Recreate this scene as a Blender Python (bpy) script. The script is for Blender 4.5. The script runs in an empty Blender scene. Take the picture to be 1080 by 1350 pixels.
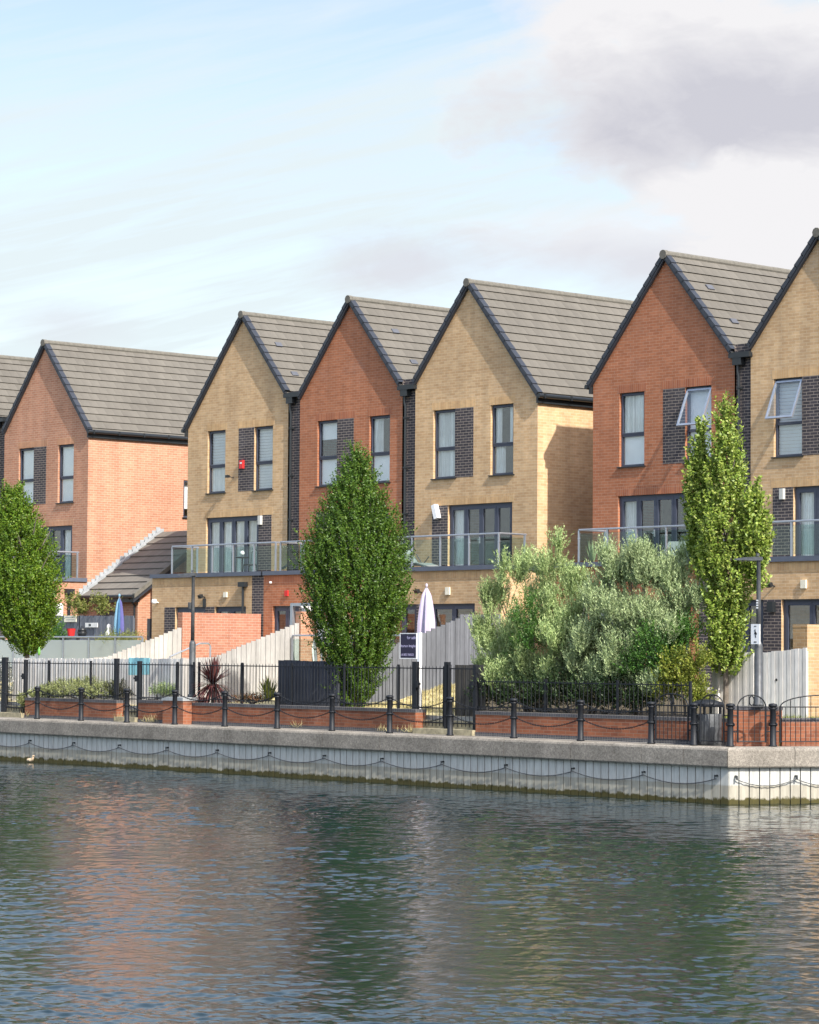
import bpy, math, random
import numpy as np
from mathutils import Vector, Matrix

random.seed(7)
RNG = np.random.default_rng(11)
C = bpy.context.scene.collection
ORG = {}
R_ = math.radians

# ------------------------------------------------------------------ helpers
def tag(o, label=None, cat=None, group=None, kind=None):
    if label: o['label'] = label
    if cat: o['category'] = cat
    if group: o['group'] = group
    if kind: o['kind'] = kind
    return o

def thing(name, loc, label, cat, group=None):
    o = bpy.data.objects.new(name, None); C.objects.link(o)
    o.location = loc; o.empty_display_size = .2
    ORG[o] = Vector(loc)
    return tag(o, label, cat, group)

def copy_tree(o, loc=None, parent=None):
    c = o.copy(); C.objects.link(c)
    if parent is not None: c.parent = parent
    if loc is not None: c.location = loc
    for ch in list(o.children): copy_tree(ch, None, c)
    return c

class MB:
    def __init__(s): s.v = []; s.f = []
    def quad(s, *p):
        n = len(s.v); s.v += [tuple(q) for q in p]; s.f.append(tuple(range(n, n+len(p)))); return s
    def box(s, x1, x2, y1, y2, z1, z2, M=None):
        P = [(x1,y1,z1),(x2,y1,z1),(x2,y2,z1),(x1,y2,z1),(x1,y1,z2),(x2,y1,z2),(x2,y2,z2),(x1,y2,z2)]
        if M is not None: P = [tuple(M @ Vector(p)) for p in P]
        n = len(s.v); s.v += P
        for f in ((0,3,2,1),(4,5,6,7),(0,1,5,4),(1,2,6,5),(2,3,7,6),(3,0,4,7)): s.f.append(tuple(n+i for i in f))
        return s
    def prism(s, poly, y1, y2):          # polygon in xz, extruded along y
        n = len(s.v); k = len(poly)
        s.v += [(x, y1, z) for x, z in poly] + [(x, y2, z) for x, z in poly]
        s.f.append(tuple(range(n, n+k))); s.f.append(tuple(range(n+2*k-1, n+k-1, -1)))
        for i in range(k):
            j = (i+1) % k; s.f.append((n+i, n+k+i, n+k+j, n+j))
        return s
    def tube(s, pts, r, n=8, closed=False):
        pts = [Vector(p) for p in pts]; m = len(pts)
        rs = r if isinstance(r, (list, tuple)) else [r]*m
        base = len(s.v); ref = Vector((0.13, 0.31, 0.94)).normalized()
        for i, p in enumerate(pts):
            a = pts[(i-1) % m] if (closed or i > 0) else p
            b = pts[(i+1) % m] if (closed or i < m-1) else p
            t = (b-a).normalized()
            u = t.cross(ref)
            if u.length < 1e-3: u = t.cross(Vector((1,0,0)))
            u.normalize(); w = t.cross(u)
            for k in range(n):
                q = p + (u*math.cos(2*math.pi*k/n) + w*math.sin(2*math.pi*k/n))*rs[i]
                s.v.append(tuple(q))
        for i in range(m if closed else m-1):
            for k in range(n):
                a = base+i*n+k; b = base+i*n+(k+1) % n
                c = base+((i+1) % m)*n+(k+1) % n; d = base+((i+1) % m)*n+k
                s.f.append((a, b, c, d))
        if not closed:
            s.f.append(tuple(base+k for k in range(n-1, -1, -1)))
            s.f.append(tuple(base+(m-1)*n+k for k in range(n)))
        return s
    def lathe(s, prof, cx, cy, n=16):
        base = len(s.v); m = len(prof)
        for r, z in prof:
            for k in range(n):
                a = 2*math.pi*k/n; s.v.append((cx+r*math.cos(a), cy+r*math.sin(a), z))
        for i in range(m-1):
            for k in range(n):
                s.f.append((base+i*n+k, base+i*n+(k+1) % n, base+(i+1)*n+(k+1) % n, base+(i+1)*n+k))
        s.f.append(tuple(base+k for k in range(n-1, -1, -1)))
        s.f.append(tuple(base+(m-1)*n+k for k in range(n)))
        return s
    def build(s, name, mat, parent=None, smooth=False, org=None):
        o0 = ORG.get(parent, Vector((0,0,0))) if parent is not None else (Vector(org) if org is not None else Vector((0,0,0)))
        me = bpy.data.meshes.new(name)
        me.from_pydata([(x-o0.x, y-o0.y, z-o0.z) for x, y, z in s.v], [], s.f)
        me.materials.append(mat)
        if smooth:
            me.shade_smooth()
        me.update()
        ob = bpy.data.objects.new(name, me); C.objects.link(ob)
        if parent is not None: ob.parent = parent
        else: ob.location = o0
        ORG[ob] = o0
        return ob

def fast_mesh(name, verts, nper, mat, parent=None, org=(0,0,0)):
    """verts: (N, nper, 3) array, one face each"""
    N = verts.shape[0]
    o0 = np.array(ORG[parent]) if parent is not None else np.array(org)
    v = (verts.reshape(-1, 3) - o0).astype(np.float32)
    me = bpy.data.meshes.new(name)
    me.vertices.add(len(v)); me.vertices.foreach_set('co', v.ravel())
    me.loops.add(N*nper); me.loops.foreach_set('vertex_index', np.arange(N*nper, dtype=np.int32))
    me.polygons.add(N)
    me.polygons.foreach_set('loop_start', np.arange(0, N*nper, nper, dtype=np.int32))
    me.polygons.foreach_set('loop_total', np.full(N, nper, dtype=np.int32))
    me.materials.append(mat); me.update(calc_edges=True); me.validate()
    ob = bpy.data.objects.new(name, me); C.objects.link(ob)
    if parent is not None: ob.parent = parent
    else: ob.location = org
    ORG[ob] = Vector(o0)
    return ob

# ------------------------------------------------------------------ materials
class NT:
    def __init__(s, name):
        s.m = bpy.data.materials.new(name); s.m.use_nodes = True
        s.t = s.m.node_tree; s.n = s.t.nodes; s.b = s.n['Principled BSDF']; s.out = s.n['Material Output']
    def new(s, typ, **kw):
        n = s.n.new(typ)
        for k, v in kw.items(): setattr(n, k, v)
        return n
    def link(s, a, b): s.t.links.new(a, b)
    def val(s, sock, v):
        if hasattr(v, 'node'): s.link(v, sock)
        else: sock.default_value = v
    def math(s, op, a, b=None, c=None, clamp=False):
        n = s.new('ShaderNodeMath', operation=op); n.use_clamp = clamp
        for i, v in enumerate((a, b, c)):
            if v is not None: s.val(n.inputs[i], v)
        return n.outputs[0]
    def mix(s, f, a, b, blend='MIX'):
        n = s.new('ShaderNodeMix', data_type='RGBA', blend_type=blend)
        s.val(n.inputs[0], f); s.val(n.inputs[6], c4(a)); s.val(n.inputs[7], c4(b))
        return n.outputs[2]
    def noise(s, scale, detail=3, rough=.55, vec=None, dist=0.):
        n = s.new('ShaderNodeTexNoise'); n.inputs['Scale'].default_value = scale
        n.inputs['Detail'].default_value = detail; n.inputs['Roughness'].default_value = rough
        n.inputs['Distortion'].default_value = dist
        s.link(vec if vec is not None else s.pos(), n.inputs['Vector'])
        return n.outputs['Fac']
    def geo(s):
        if not hasattr(s, '_g'): s._g = s.new('ShaderNodeNewGeometry')
        return s._g
    def pos(s): return s.geo().outputs['Position']
    def ramp(s, f, lo, hi, a=0., b=1.):
        n = s.new('ShaderNodeMapRange'); n.clamp = True
        s.val(n.inputs[0], f)
        for i, v in enumerate((lo, hi, a, b)): s.val(n.inputs[1+i], v)
        return n.outputs[0]
    def xyz(s, v=None):
        n = s.new('ShaderNodeSeparateXYZ'); s.link(v if v is not None else s.pos(), n.inputs[0]); return n.outputs
    def comb(s, x=0., y=0., z=0.):
        n = s.new('ShaderNodeCombineXYZ')
        for i, v in enumerate((x, y, z)): s.val(n.inputs[i], v)
        return n.outputs[0]
    def wall_uv(s):
        cr = s.new('ShaderNodeVectorMath', operation='CROSS_PRODUCT')
        s.link(s.geo().outputs['Normal'], cr.inputs[0]); cr.inputs[1].default_value = (0, 0, 1)
        no = s.new('ShaderNodeVectorMath', operation='NORMALIZE'); s.link(cr.outputs[0], no.inputs[0])
        d = s.new('ShaderNodeVectorMath', operation='DOT_PRODUCT'); s.link(no.outputs[0], d.inputs[0]); s.link(s.pos(), d.inputs[1])
        return d.outputs['Value'], s.xyz()[2]
    def bump(s, h, strength=.3, dist=.01):
        n = s.new('ShaderNodeBump'); n.inputs['Strength'].default_value = strength; n.inputs['Distance'].default_value = dist
        s.link(h, n.inputs['Height']); s.link(n.outputs[0], s.b.inputs['Normal'])
    def base(s, c, rough=.8, metal=0., spec=.4):
        s.val(s.b.inputs['Base Color'], c4(c)); s.val(s.b.inputs['Roughness'], rough)
        s.b.inputs['Metallic'].default_value = metal; s.b.inputs['Specular IOR Level'].default_value = spec
        return s.m

def c4(c):
    if hasattr(c, 'node') or isinstance(c, (int, float)): return c
    return (c[0], c[1], c[2], 1.) if len(c) == 3 else c

def brick(name, c1, c2, mortar, soldier=False, stain=.25, w=.225, h=.075, ms=.0055):
    t = NT(name); u, v = t.wall_uv()
    vec = t.comb(v, u) if soldier else t.comb(u, v)
    n = t.new('ShaderNodeTexBrick'); t.link(vec, n.inputs['Vector'])
    n.inputs['Scale'].default_value = 1.; n.inputs['Mortar Size'].default_value = ms; n.inputs['Mortar Smooth'].default_value = .15
    n.inputs['Brick Width'].default_value = w; n.inputs['Row Height'].default_value = h
    if soldier: n.offset = 0.; 
    n.inputs['Color1'].default_value = c4(c1); n.inputs['Color2'].default_value = c4(c2); n.inputs['Mortar'].default_value = c4(mortar)
    # brick-sized patches of darker and paler bricks
    br = t.noise(5.5, 2, .6, t.comb(u, t.math('MULTIPLY', v, 2.6)))
    k1 = t.ramp(br, .3, .7, .90, 1.09)
    st = t.noise(.55, 4, .6)
    k2 = t.math('MULTIPLY', t.ramp(st, .3, .7, 1.-stain, 1.+stain*.5), t.ramp(t.noise(1., 4, .6, t.comb(t.math('MULTIPLY', u, 3.), t.math('MULTIPLY', v, .22), 4.)), .3, .7, .88, 1.08))
    k = t.math('MULTIPLY', k1, k2)
    bl = t.math('MULTIPLY', t.ramp(t.noise(.9, 6, .68, t.comb(u, v, 9.)), .56, .70), t.ramp(t.noise(7., 3, .6), .35, .65, .1, .5))
    bc = t.mix(t.math('MULTIPLY', bl, .35), n.outputs['Color'], tuple(.5*x+.22 for x in c1))   # salt bloom in patches
    col = t.new('ShaderNodeVectorMath', operation='SCALE'); t.link(bc, col.inputs[0]); t.link(k, col.inputs['Scale'])
    t.bump(t.math('SUBTRACT', 1., n.outputs['Fac']), .5, .006)
    return t.base(col.outputs[0], t.ramp(br, .3, .7, .75, .95))

def plain(name, c, rough=.6, metal=0., var=.15, nscale=6., spec=.4, bumpy=0.):
    t = NT(name); n = t.noise(nscale, 4)
    k = t.ramp(n, .3, .7, 1-var, 1+var)
    col = t.new('ShaderNodeVectorMath', operation='SCALE'); col.inputs[0].default_value = c[:3]; t.link(k, col.inputs['Scale'])
    if bumpy: t.bump(t.noise(nscale*8, 3), bumpy, .01)
    return t.base(col.outputs[0], rough, metal, spec)

def glassy(name, tint=(1,1,1), refl=1.0, ior=1.45, rough=.02, haze=None):
    """thin pane: fresnel reflection over clear (or frosted) transmission"""
    t = NT(name); t.n.remove(t.b)
    tr = t.new('ShaderNodeBsdfTransparent'); tr.inputs[0].default_value = c4(tint)
    gl = t.new('ShaderNodeBsdfGlossy'); gl.inputs['Roughness'].default_value = rough
    dp = t.new('ShaderNodeVectorMath', operation='DOT_PRODUCT'); t.link(t.geo().outputs['Normal'], dp.inputs[0]); t.link(t.geo().outputs['Incoming'], dp.inputs[1])
    f0 = ((ior-1)/(ior+1))**2
    sch = t.math('POWER', t.math('SUBTRACT', 1., t.math('ABSOLUTE', dp.outputs['Value']), clamp=True), 5.)
    f = t.math('MULTIPLY', t.math('ADD', t.math('MULTIPLY', sch, 1.-f0), f0), refl, clamp=True)
    base = tr.outputs[0]
    if haze:
        d = t.new('ShaderNodeBsdfDiffuse'); d.inputs[0].default_value = c4(haze[1])
        tl = t.new('ShaderNodeBsdfTranslucent'); tl.inputs[0].default_value = c4(haze[1])
        m0 = t.new('ShaderNodeMixShader'); m0.inputs[0].default_value = .55; t.link(d.outputs[0], m0.inputs[1]); t.link(tl.outputs[0], m0.inputs[2])
        m1 = t.new('ShaderNodeMixShader'); m1.inputs[0].default_value = haze[0]; t.link(tr.outputs[0], m1.inputs[1]); t.link(m0.outputs[0], m1.inputs[2])
        base = m1.outputs[0]
    m = t.new('ShaderNodeMixShader'); t.link(f, m.inputs[0]); t.link(base, m.inputs[1]); t.link(gl.outputs[0], m.inputs[2])
    t.link(m.outputs[0], t.out.inputs['Surface'])
    return t.m

def leafmat(name, cols, trans=.3, rough=.45, spec=.35):
    t = NT(name); g = t.geo()
    mean = [sum(c[i] for c in cols)/len(cols) for i in range(3)]; cols = [tuple(c[i]*.68+mean[i]*.32 for i in range(3)) for c in cols]
    rp = t.new('ShaderNodeValToRGB'); t.link(g.outputs['Random Per Island'], rp.inputs[0])
    el = rp.color_ramp.elements
    while len(el) < len(cols): el.new(.5)
    for i, c in enumerate(cols):
        el[i].position = i/(len(cols)-1); el[i].color = c4(c)
    k = t.ramp(t.noise(1.6, 3), .35, .65, .82, 1.15)
    col = t.new('ShaderNodeVectorMath', operation='SCALE'); t.link(rp.outputs[0], col.inputs[0]); t.link(k, col.inputs['Scale'])
    t.base(col.outputs[0], rough, 0., spec)
    tl = t.new('ShaderNodeBsdfTranslucent'); t.link(col.outputs[0], tl.inputs[0])
    m = t.new('ShaderNodeMixShader'); m.inputs[0].default_value = trans
    t.link(t.b.outputs[0], m.inputs[1]); t.link(tl.outputs[0], m.inputs[2]); t.link(m.outputs[0], t.out.inputs['Surface'])
    return t.m

def board_mat(name, c, width=.11, var=.25, along='u'):
    """weathered timber boards: every board its own grey, grain running up the board"""
    t = NT(name); u, v = t.wall_uv()
    if along != 'u': u, v = v, u
    idx = t.math('FLOOR', t.math('DIVIDE', u, width))
    wn = t.new('ShaderNodeTexWhiteNoise', noise_dimensions='1D'); t.link(idx, wn.inputs['W'])
    k = t.ramp(wn.outputs['Value'], 0, 1, 1-var, 1+var*.6)
    gr = t.noise(1., 5, .65, t.comb(t.math('MULTIPLY', u, 60.), t.math('MULTIPLY', v, 3.), idx))
    k2 = t.ramp(gr, .3, .7, .78, 1.15)
    st = t.noise(1.3, 4, .6); k3 = t.ramp(st, .35, .7, .85, 1.08)
    kk = t.math('MULTIPLY', t.math('MULTIPLY', k, k2), k3)
    col = t.new('ShaderNodeVectorMath', operation='SCALE'); col.inputs[0].default_value = c; t.link(kk, col.inputs['Scale'])
    t.bump(gr, .3, .005)
    return t.base(col.outputs[0], .9, 0., .2)

def roof_mat(name, base, zref=10.22, gz=.2502, axis='y'):
    t = NT(name); x, y, z = t.xyz()
    u = y if axis == 'y' else x
    row = t.math('FLOOR', t.math('DIVIDE', t.math('SUBTRACT', z, zref-.012), gz))
    uu = t.math('ADD', t.math('DIVIDE', u, .33), t.math('MULTIPLY', row, .5))
    tid = t.math('FLOOR', uu); fr = t.math('FRACT', uu)
    wn = t.new('ShaderNodeTexWhiteNoise', noise_dimensions='2D'); t.link(t.comb(tid, row), wn.inputs['Vector'])
    k = t.ramp(wn.outputs['Value'], 0, 1, .93, 1.06)
    joint = t.math('LESS_THAN', fr, .035)
    k = t.math('MULTIPLY', k, t.ramp(joint, 0, 1, 1., .82))
    # shading of a shallow dish, put into each tile's colour
    fn = t.ramp(fr, .0, 1., .94, 1.06)
    k = t.math('MULTIPLY', k, fn)
    st = t.noise(.8, 5, .65); k = t.math('MULTIPLY', k, t.ramp(st, .3, .7, .86, 1.1))
    fi = t.noise(40., 3); k = t.math('MULTIPLY', k, t.ramp(fi, .3, .7, .93, 1.07))
    col = t.new('ShaderNodeVectorMath', operation='SCALE'); col.inputs[0].default_value = base; t.link(k, col.inputs['Scale'])
    return t.base(col.outputs[0], .85, 0., .25)

M = {}
M['yellow'] = brick('yellow_brick', (.565,.385,.215), (.465,.295,.15), (.58,.45,.30), stain=.16)
M['yellow_s'] = brick('yellow_soldier_brick', (.60,.395,.20), (.50,.305,.145), (.54,.40,.25), True)
M['red'] = brick('red_brick', (.40,.152,.074), (.325,.114,.052), (.40,.25,.17), stain=.16)
M['red_s'] = brick('red_soldier_brick', (.40,.145,.068), (.31,.10,.048), (.40,.24,.16), True)
M['orange'] = brick('orange_brick', (.47,.235,.145), (.405,.185,.11), (.52,.38,.28), stain=.16)
M['buff'] = brick('buff_brick', (.44,.30,.165), (.37,.235,.12), (.45,.36,.25), stain=.2)
M['salmon'] = brick('salmon_brick', (.39,.175,.115), (.32,.135,.085), (.42,.30,.235), stain=.15)
M['orange_s'] = brick('orange_soldier_brick', (.50,.258,.145), (.42,.195,.105), (.50,.37,.27), True)
M['dark'] = brick('dark_brick', (.060,.052,.058), (.034,.030,.036), (.30,.25,.21), stain=.12, ms=.007)
M['planter'] = brick('planter_brick', (.27,.095,.045), (.185,.06,.03), (.22,.145,.105), stain=.5)
M['cope_brick'] = brick('engineering_brick', (.075,.075,.085), (.05,.05,.06), (.16,.15,.14), soldier=True, stain=.2)
M['roof'] = roof_mat('roof_tile', (.122,.113,.097))
M['roof2'] = roof_mat('garage_tile', (.145,.134,.117), 3.96, .215, 'x')
M['ridge'] = plain('ridge_tile', (.125,.118,.10), .9, var=.2, nscale=9)
M['ventgrey'] = plain('roof_vent_grey', (.085,.09,.105), .6, var=.1)
M['trim'] = plain('dark_trim', (.032,.036,.046), .45, var=.1)
M['gutter'] = plain('black_gutter', (.018,.021,.024), .35, var=.1)
M['frame'] = plain('anthracite_frame', (.050,.058,.085), .45, var=.06)
M['flash'] = plain('slate_flashing', (.090,.105,.140), .5, var=.1)
M['steel'] = plain('brushed_steel', (.42,.45,.50), .4, .75, var=.08)
M['black'] = plain('black_paint', (.010,.012,.016), .55, var=.25, nscale=20, spec=.3)
M['white'] = plain('white_plastic', (.75,.76,.76), .45, var=.04)
M['offwhite'] = plain('aged_white_plastic', (.50,.50,.46), .6, var=.06)
M['cream'] = plain('cream_paint', (.72,.68,.55), .6, var=.1)
M['redp'] = plain('red_plastic', (.55,.03,.03), .4, var=.05)
M['blind'] = plain('white_blind', (.84,.86,.87), .8, var=.06, nscale=2)
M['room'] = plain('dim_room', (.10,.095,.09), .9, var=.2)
M['glass'] = glassy('window_glass', (.955,.975,.98), 2.2, 1.5)
M['rail_glass'] = glassy('balustrade_glass', (.80,.88,.86), .9, 1.45)
M['frost'] = glassy('frosted_glass', (.80,.86,.86), .8, 1.45, .25, (.86, (.76,.82,.82)))
M['fence'] = board_mat('weathered_boards', (.72,.69,.645), .105, .13)
M['fence_s'] = board_mat('sun_dimmed_boards', (.40,.39,.375), .16, .16)  # same kind of boards, colour darkened to offset the full sun they face
M['fence_g'] = board_mat('shade_grey_boards', (.135,.145,.165), .16, .18)  # shade on this fence is put into its darker, bluer grey
M['fence_d'] = board_mat('charcoal_boards', (.055,.060,.075), .14, .2)
M['fence_o'] = board_mat('old_brown_boards', (.085,.08,.072), .12, .3)
M['slate_f'] = board_mat('painted_grey_boards', (.17,.185,.215), .14, .2)
M['blueboard'] = board_mat('blue_boards', (.30,.62,.68), .11, .1)
M['sleeper'] = plain('old_sleeper', (.27,.24,.16), .95, var=.35, nscale=8, bumpy=.4)
M['bark'] = plain('bark', (.13,.11,.09), .95, var=.3, nscale=14, bumpy=.6)
M['lead'] = plain('lead_flashing', (.30,.32,.33), .6, var=.15)
M['soil'] = plain('dry_soil', (.12,.095,.065), 1., var=.4, nscale=5, bumpy=.5)
M['paving'] = plain('paving', (.34,.33,.31), .9, var=.2, nscale=3, bumpy=.2)
M['blue'] = plain('blue_canvas', (.05,.14,.27), .8, var=.1)
M['paleblue'] = plain('pale_blue_canvas', (.17,.33,.46), .8, var=.1)
M['navy'] = plain('violet_canvas', (.09,.09,.26), .8, var=.1)
M['lilac'] = plain('lilac_canvas', (.47,.42,.55), .85, var=.08)
M['canvas'] = plain('white_canvas', (.68,.68,.66), .85, var=.08)
M['board'] = plain('sign_navy', (.018,.014,.038), .5, var=.05)
M['text'] = plain('sign_lilac', (.45,.42,.62), .6, var=.02)
M['lampgrey'] = plain('lamp_grey', (.075,.08,.085), .5, .3, var=.25, nscale=10)
M['curtain'] = board_mat('curtain_folds', (.78,.81,.79), .09, .22)

# ------------------------------------------------------------------ camera, sun and sky
CAM = Vector((63.9155, -50.4839, 0.))
YAW, PITCH, ROLL = 0.842, 0.0523, 0.0074
def cam_axes():
    f = Vector((-math.sin(YAW)*math.cos(PITCH), math.cos(YAW)*math.cos(PITCH), math.sin(PITCH)))
    r0 = Vector((math.cos(YAW), math.sin(YAW), 0)); u0 = r0.cross(f)
    r = r0*math.cos(ROLL)+u0*math.sin(ROLL); u = -r0*math.sin(ROLL)+u0*math.cos(ROLL)
    return r, u, f
r, u, f = cam_axes()
cd = bpy.data.cameras.new('camera'); cam = bpy.data.objects.new('camera', cd); C.objects.link(cam)
cam.matrix_world = Matrix(((r.x,u.x,-f.x,CAM.x),(r.y,u.y,-f.y,CAM.y),(r.z,u.z,-f.z,CAM.z),(0,0,0,1)))
cd.sensor_fit = 'VERTICAL'; cd.sensor_height = 36.; cd.lens = 3572.36/1350*36; cd.clip_start = 1.; cd.clip_end = 3000.
bpy.context.scene.camera = cam

LDIR = Vector((-1., .185, -.90)).normalized()
sd = bpy.data.lights.new('sun', 'SUN'); sun = bpy.data.objects.new('sun', sd); C.objects.link(sun)
sun.rotation_euler = LDIR.to_track_quat('-Z', 'Y').to_euler(); sun.location = (60, -20, 60)
sd.energy = 4.3; sd.angle = R_(.53); sd.color = (1., .95, .86)

SKYK, VEIL = (1.38, 1.22, 1.11), (4.45, 5.0, 5.2)
w = bpy.data.worlds.new('World'); bpy.context.scene.world = w; w.use_nodes = True
class WT(NT):
    def __init__(s): s.t = w.node_tree; s.n = s.t.nodes
t = WT(); bg = t.n['Background']
sky = t.new('ShaderNodeTexSky', sky_type='NISHITA'); sky.sun_disc = False
sky.sun_elevation = math.asin(-LDIR.z); sky.sun_rotation = math.atan2(-LDIR.x, -LDIR.y)
sky.air_density = 1.; sky.dust_density = 1.2; sky.ozone_density = 1.
tc = t.new('ShaderNodeTexCoord'); D = tc.outputs['Generated']
dx, dy, dz = t.xyz(D)
# the visible strip of sky is addressed by bearing (along) and height above the horizon (up)
F0 = (-math.sin(YAW), math.cos(YAW)); R0 = (math.cos(YAW), math.sin(YAW))
fw = t.math('ADD', t.math('MULTIPLY', dx, F0[0]), t.math('MULTIPLY', dy, F0[1]))
rt = t.math('ADD', t.math('MULTIPLY', dx, R0[0]), t.math('MULTIPLY', dy, R0[1]))
az = t.math('ARCTAN2', rt, fw)
el = t.math('ARCSINE', dz)
vec = t.comb(t.math('MULTIPLY', az, 1.), t.math('MULTIPLY', el, 2.2), 0.)
n1 = t.noise(11., 8, .58, vec, .5)
n2 = t.noise(34., 8, .6, vec, .4)
ang = t.comb(t.math('ADD', t.math('MULTIPLY', az, .9), t.math('MULTIPLY', el, -1.6)), t.math('ADD', t.math('MULTIPLY', el, 6.), t.math('MULTIPLY', az, -1.3)), 3.)
n3 = t.noise(4.6, 8, .6, ang, .8)
n4 = t.noise(16., 6, .6, ang, 1.2)
def blob(a0, e0, ra, re, soft, w1, w2):
    """cloud mass centred on bearing a0, height e0, its edge broken by two scales of noise"""
    A = t.math('DIVIDE', t.math('SUBTRACT', az, a0), ra); E = t.math('DIVIDE', t.math('SUBTRACT', el, e0), re)
    d = t.math('SQRT', t.math('ADD', t.math('MULTIPLY', A, A), t.math('MULTIPLY', E, E)))
    d = t.math('ADD', d, t.math('ADD', t.math('MULTIPLY', t.math('SUBTRACT', n1, .5), -w1), t.math('MULTIPLY', t.math('SUBTRACT', n2, .5), -w2)))
    return t.ramp(d, 1.+soft, 1.-soft)
def px(x, y): return math.atan((x-540)/3572.), math.atan((835-y)/3572.)
veil_f = t.math('MULTIPLY', t.ramp(t.math('ADD', n3, t.math('MULTIPLY', t.math('SUBTRACT', n4, .5), .35)), .40, .62), .85)
veil_f = t.math('ADD', veil_f, t.ramp(el, .21, .10, .08, .5), clamp=True)
veil_f = t.math('MULTIPLY', veil_f, t.ramp(el, .20, .30, 1., .30))
skyc = t.new('ShaderNodeVectorMath', operation='MULTIPLY'); t.link(sky.outputs[0], skyc.inputs[0]); skyc.inputs[1].default_value = SKYK
col = t.mix(t.math('MULTIPLY', veil_f, .95), skyc.outputs[0], VEIL)
def cloud(col, m, c, k=1.): return t.mix(t.math('MULTIPLY', m, k) if k != 1. else m, col, c)
WHITE, GREY, GREY2 = (5.05, 5.0, 5.1), (3.35, 3.35, 3.75), (4.1, 4.15, 4.5)
m1 = blob(*px(930, 60), .078, .040, .30, 2.2, 1.1)
m1b = blob(*px(1010, 130), .075, .026, .30, 2.0, 1.0)
g1 = blob(*px(960, 118), .066, .022, .5, 2.0, 1.)
g1b = blob(*px(900, 60), .05, .022, .9, 2.6, 1.2)
m2 = blob(*px(1010, 250), .040, .022, .22, 1.8, 1.4)
m2b = blob(*px(850, 285), .055, .012, .45, 2.2, 1.2)
g2 = blob(*px(920, 315), .085, .010, .7, 2.4, 1.2)
g3 = blob(*px(520, 322), .026, .010, .7, 2.2, 1.4)
g4 = blob(*px(85, 400), .020, .006, .8, 2.2, 1.2)
col = cloud(col, m1, WHITE); col = cloud(col, m1b, WHITE); col = cloud(col, g1, GREY, .9)
col = cloud(col, m2b, WHITE, .8); col = cloud(col, g2, GREY2, .8); col = cloud(col, m2, WHITE)
col = cloud(col, g3, GREY2, .75); col = cloud(col, g4, GREY2, .5)
# out-of-view sky brightened overhead and behind the viewer, added to lift the fill
boost = t.math('ADD', 1., t.math('ADD', t.math('MULTIPLY', t.ramp(el, .28, .75), .7), t.math('MULTIPLY', t.ramp(fw, .55, -.5), .55)))
sc_ = t.new('ShaderNodeVectorMath', operation='SCALE'); t.link(col, sc_.inputs[0]); t.link(boost, sc_.inputs['Scale']); col = sc_.outputs[0]
t.link(col, bg.inputs['Color']); bg.inputs['Strength'].default_value = .1

# ------------------------------------------------------------------ ground, quay paving and water
ZW, ZQ, YQ = -2.96, -1.82, -9.5
QC = Vector((27.62, -9.5, 0))                     # corner of the quay
QD = Vector((.44, .90, 0)).normalized()           # direction of the side quay
QN = Vector((QD.y, -QD.x, 0))                     # outward normal of the side quay
def side(s, d, z): p = QC + QD*s - QN*d; return (p.x, p.y, z)   # s along the side quay, d inward from its edge

far = side(230, .3, 0)
def strip(y, x0=-260.):
    """right-hand limit of the land at depth y"""
    return 27.62 + (y+7.98)*.489
mb = MB()
prof = [(-9.2, -1.835), (-8.12, -1.835), (-8.11, -1.42), (-5.2, -1.24), (-3.3, -.78), (-1.3, -.76), (30., -.76), (240., -.76)]
xs_l = -260.
for (ya, za), (yb, zb) in zip(prof[:-1], prof[1:]):
    n = 1 if yb-ya < .5 or yb > 0 else 4
    for i in range(n):
        y0 = ya+(yb-ya)*i/n; y1 = ya+(yb-ya)*(i+1)/n; z0 = za+(zb-za)*i/n; z1 = za+(zb-za)*(i+1)/n
        xa = 25.7 if y1 < -3.2 else strip(y0); xb = 25.7 if y1 < -3.2 else strip(y1)
        mb.quad((xs_l, y0, z0), (xa, y0, z0), (xb, y1, z1), (xs_l, y1, z1))
        if y0 >= -3.4: mb.quad((xa, y0, -1.86), (xb, y1, -1.86), (xb, y1, z1), (xa, y0, z0))     # low retaining face beside the side quay
tg = NT('garden_ground')
yy = tg.xyz()[1]
nz = tg.noise(2.2, 5, .6); n_f = tg.noise(14., 4, .65)
gc = tg.mix(tg.ramp(nz, .42, .62), (.55, .47, .24), (.44, .37, .19)); gc = tg.mix(tg.ramp(n_f, .6, .72), gc, (.10, .13, .035))
pav = tg.math('GREATER_THAN', yy, -3.3); low = tg.math('LESS_THAN', yy, -8.1)
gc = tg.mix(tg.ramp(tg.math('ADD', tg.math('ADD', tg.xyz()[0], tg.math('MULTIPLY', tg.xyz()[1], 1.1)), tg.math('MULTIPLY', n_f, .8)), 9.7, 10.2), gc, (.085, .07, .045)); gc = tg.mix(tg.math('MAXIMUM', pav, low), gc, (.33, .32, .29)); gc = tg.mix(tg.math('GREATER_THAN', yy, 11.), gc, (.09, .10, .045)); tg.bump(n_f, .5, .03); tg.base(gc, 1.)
tag(mb.build('ground', tg.m), kind='structure')
mb = MB()                                          # paved corner behind the side quay
for s0, s1 in ((0., 1.5), (1.5, 4.), (4., 9.), (9., 40.), (40., 270.)):
    a0, a1 = side(s0, .55, -1.838), side(s1, .55, -1.838)
    mb.quad((25.6, a0[1] if s0 else -9.1, -1.838), a0, a1, (25.6, a1[1], -1.838))
tag(mb.build('quay_paving', M['paving']), kind='structure')

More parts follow.
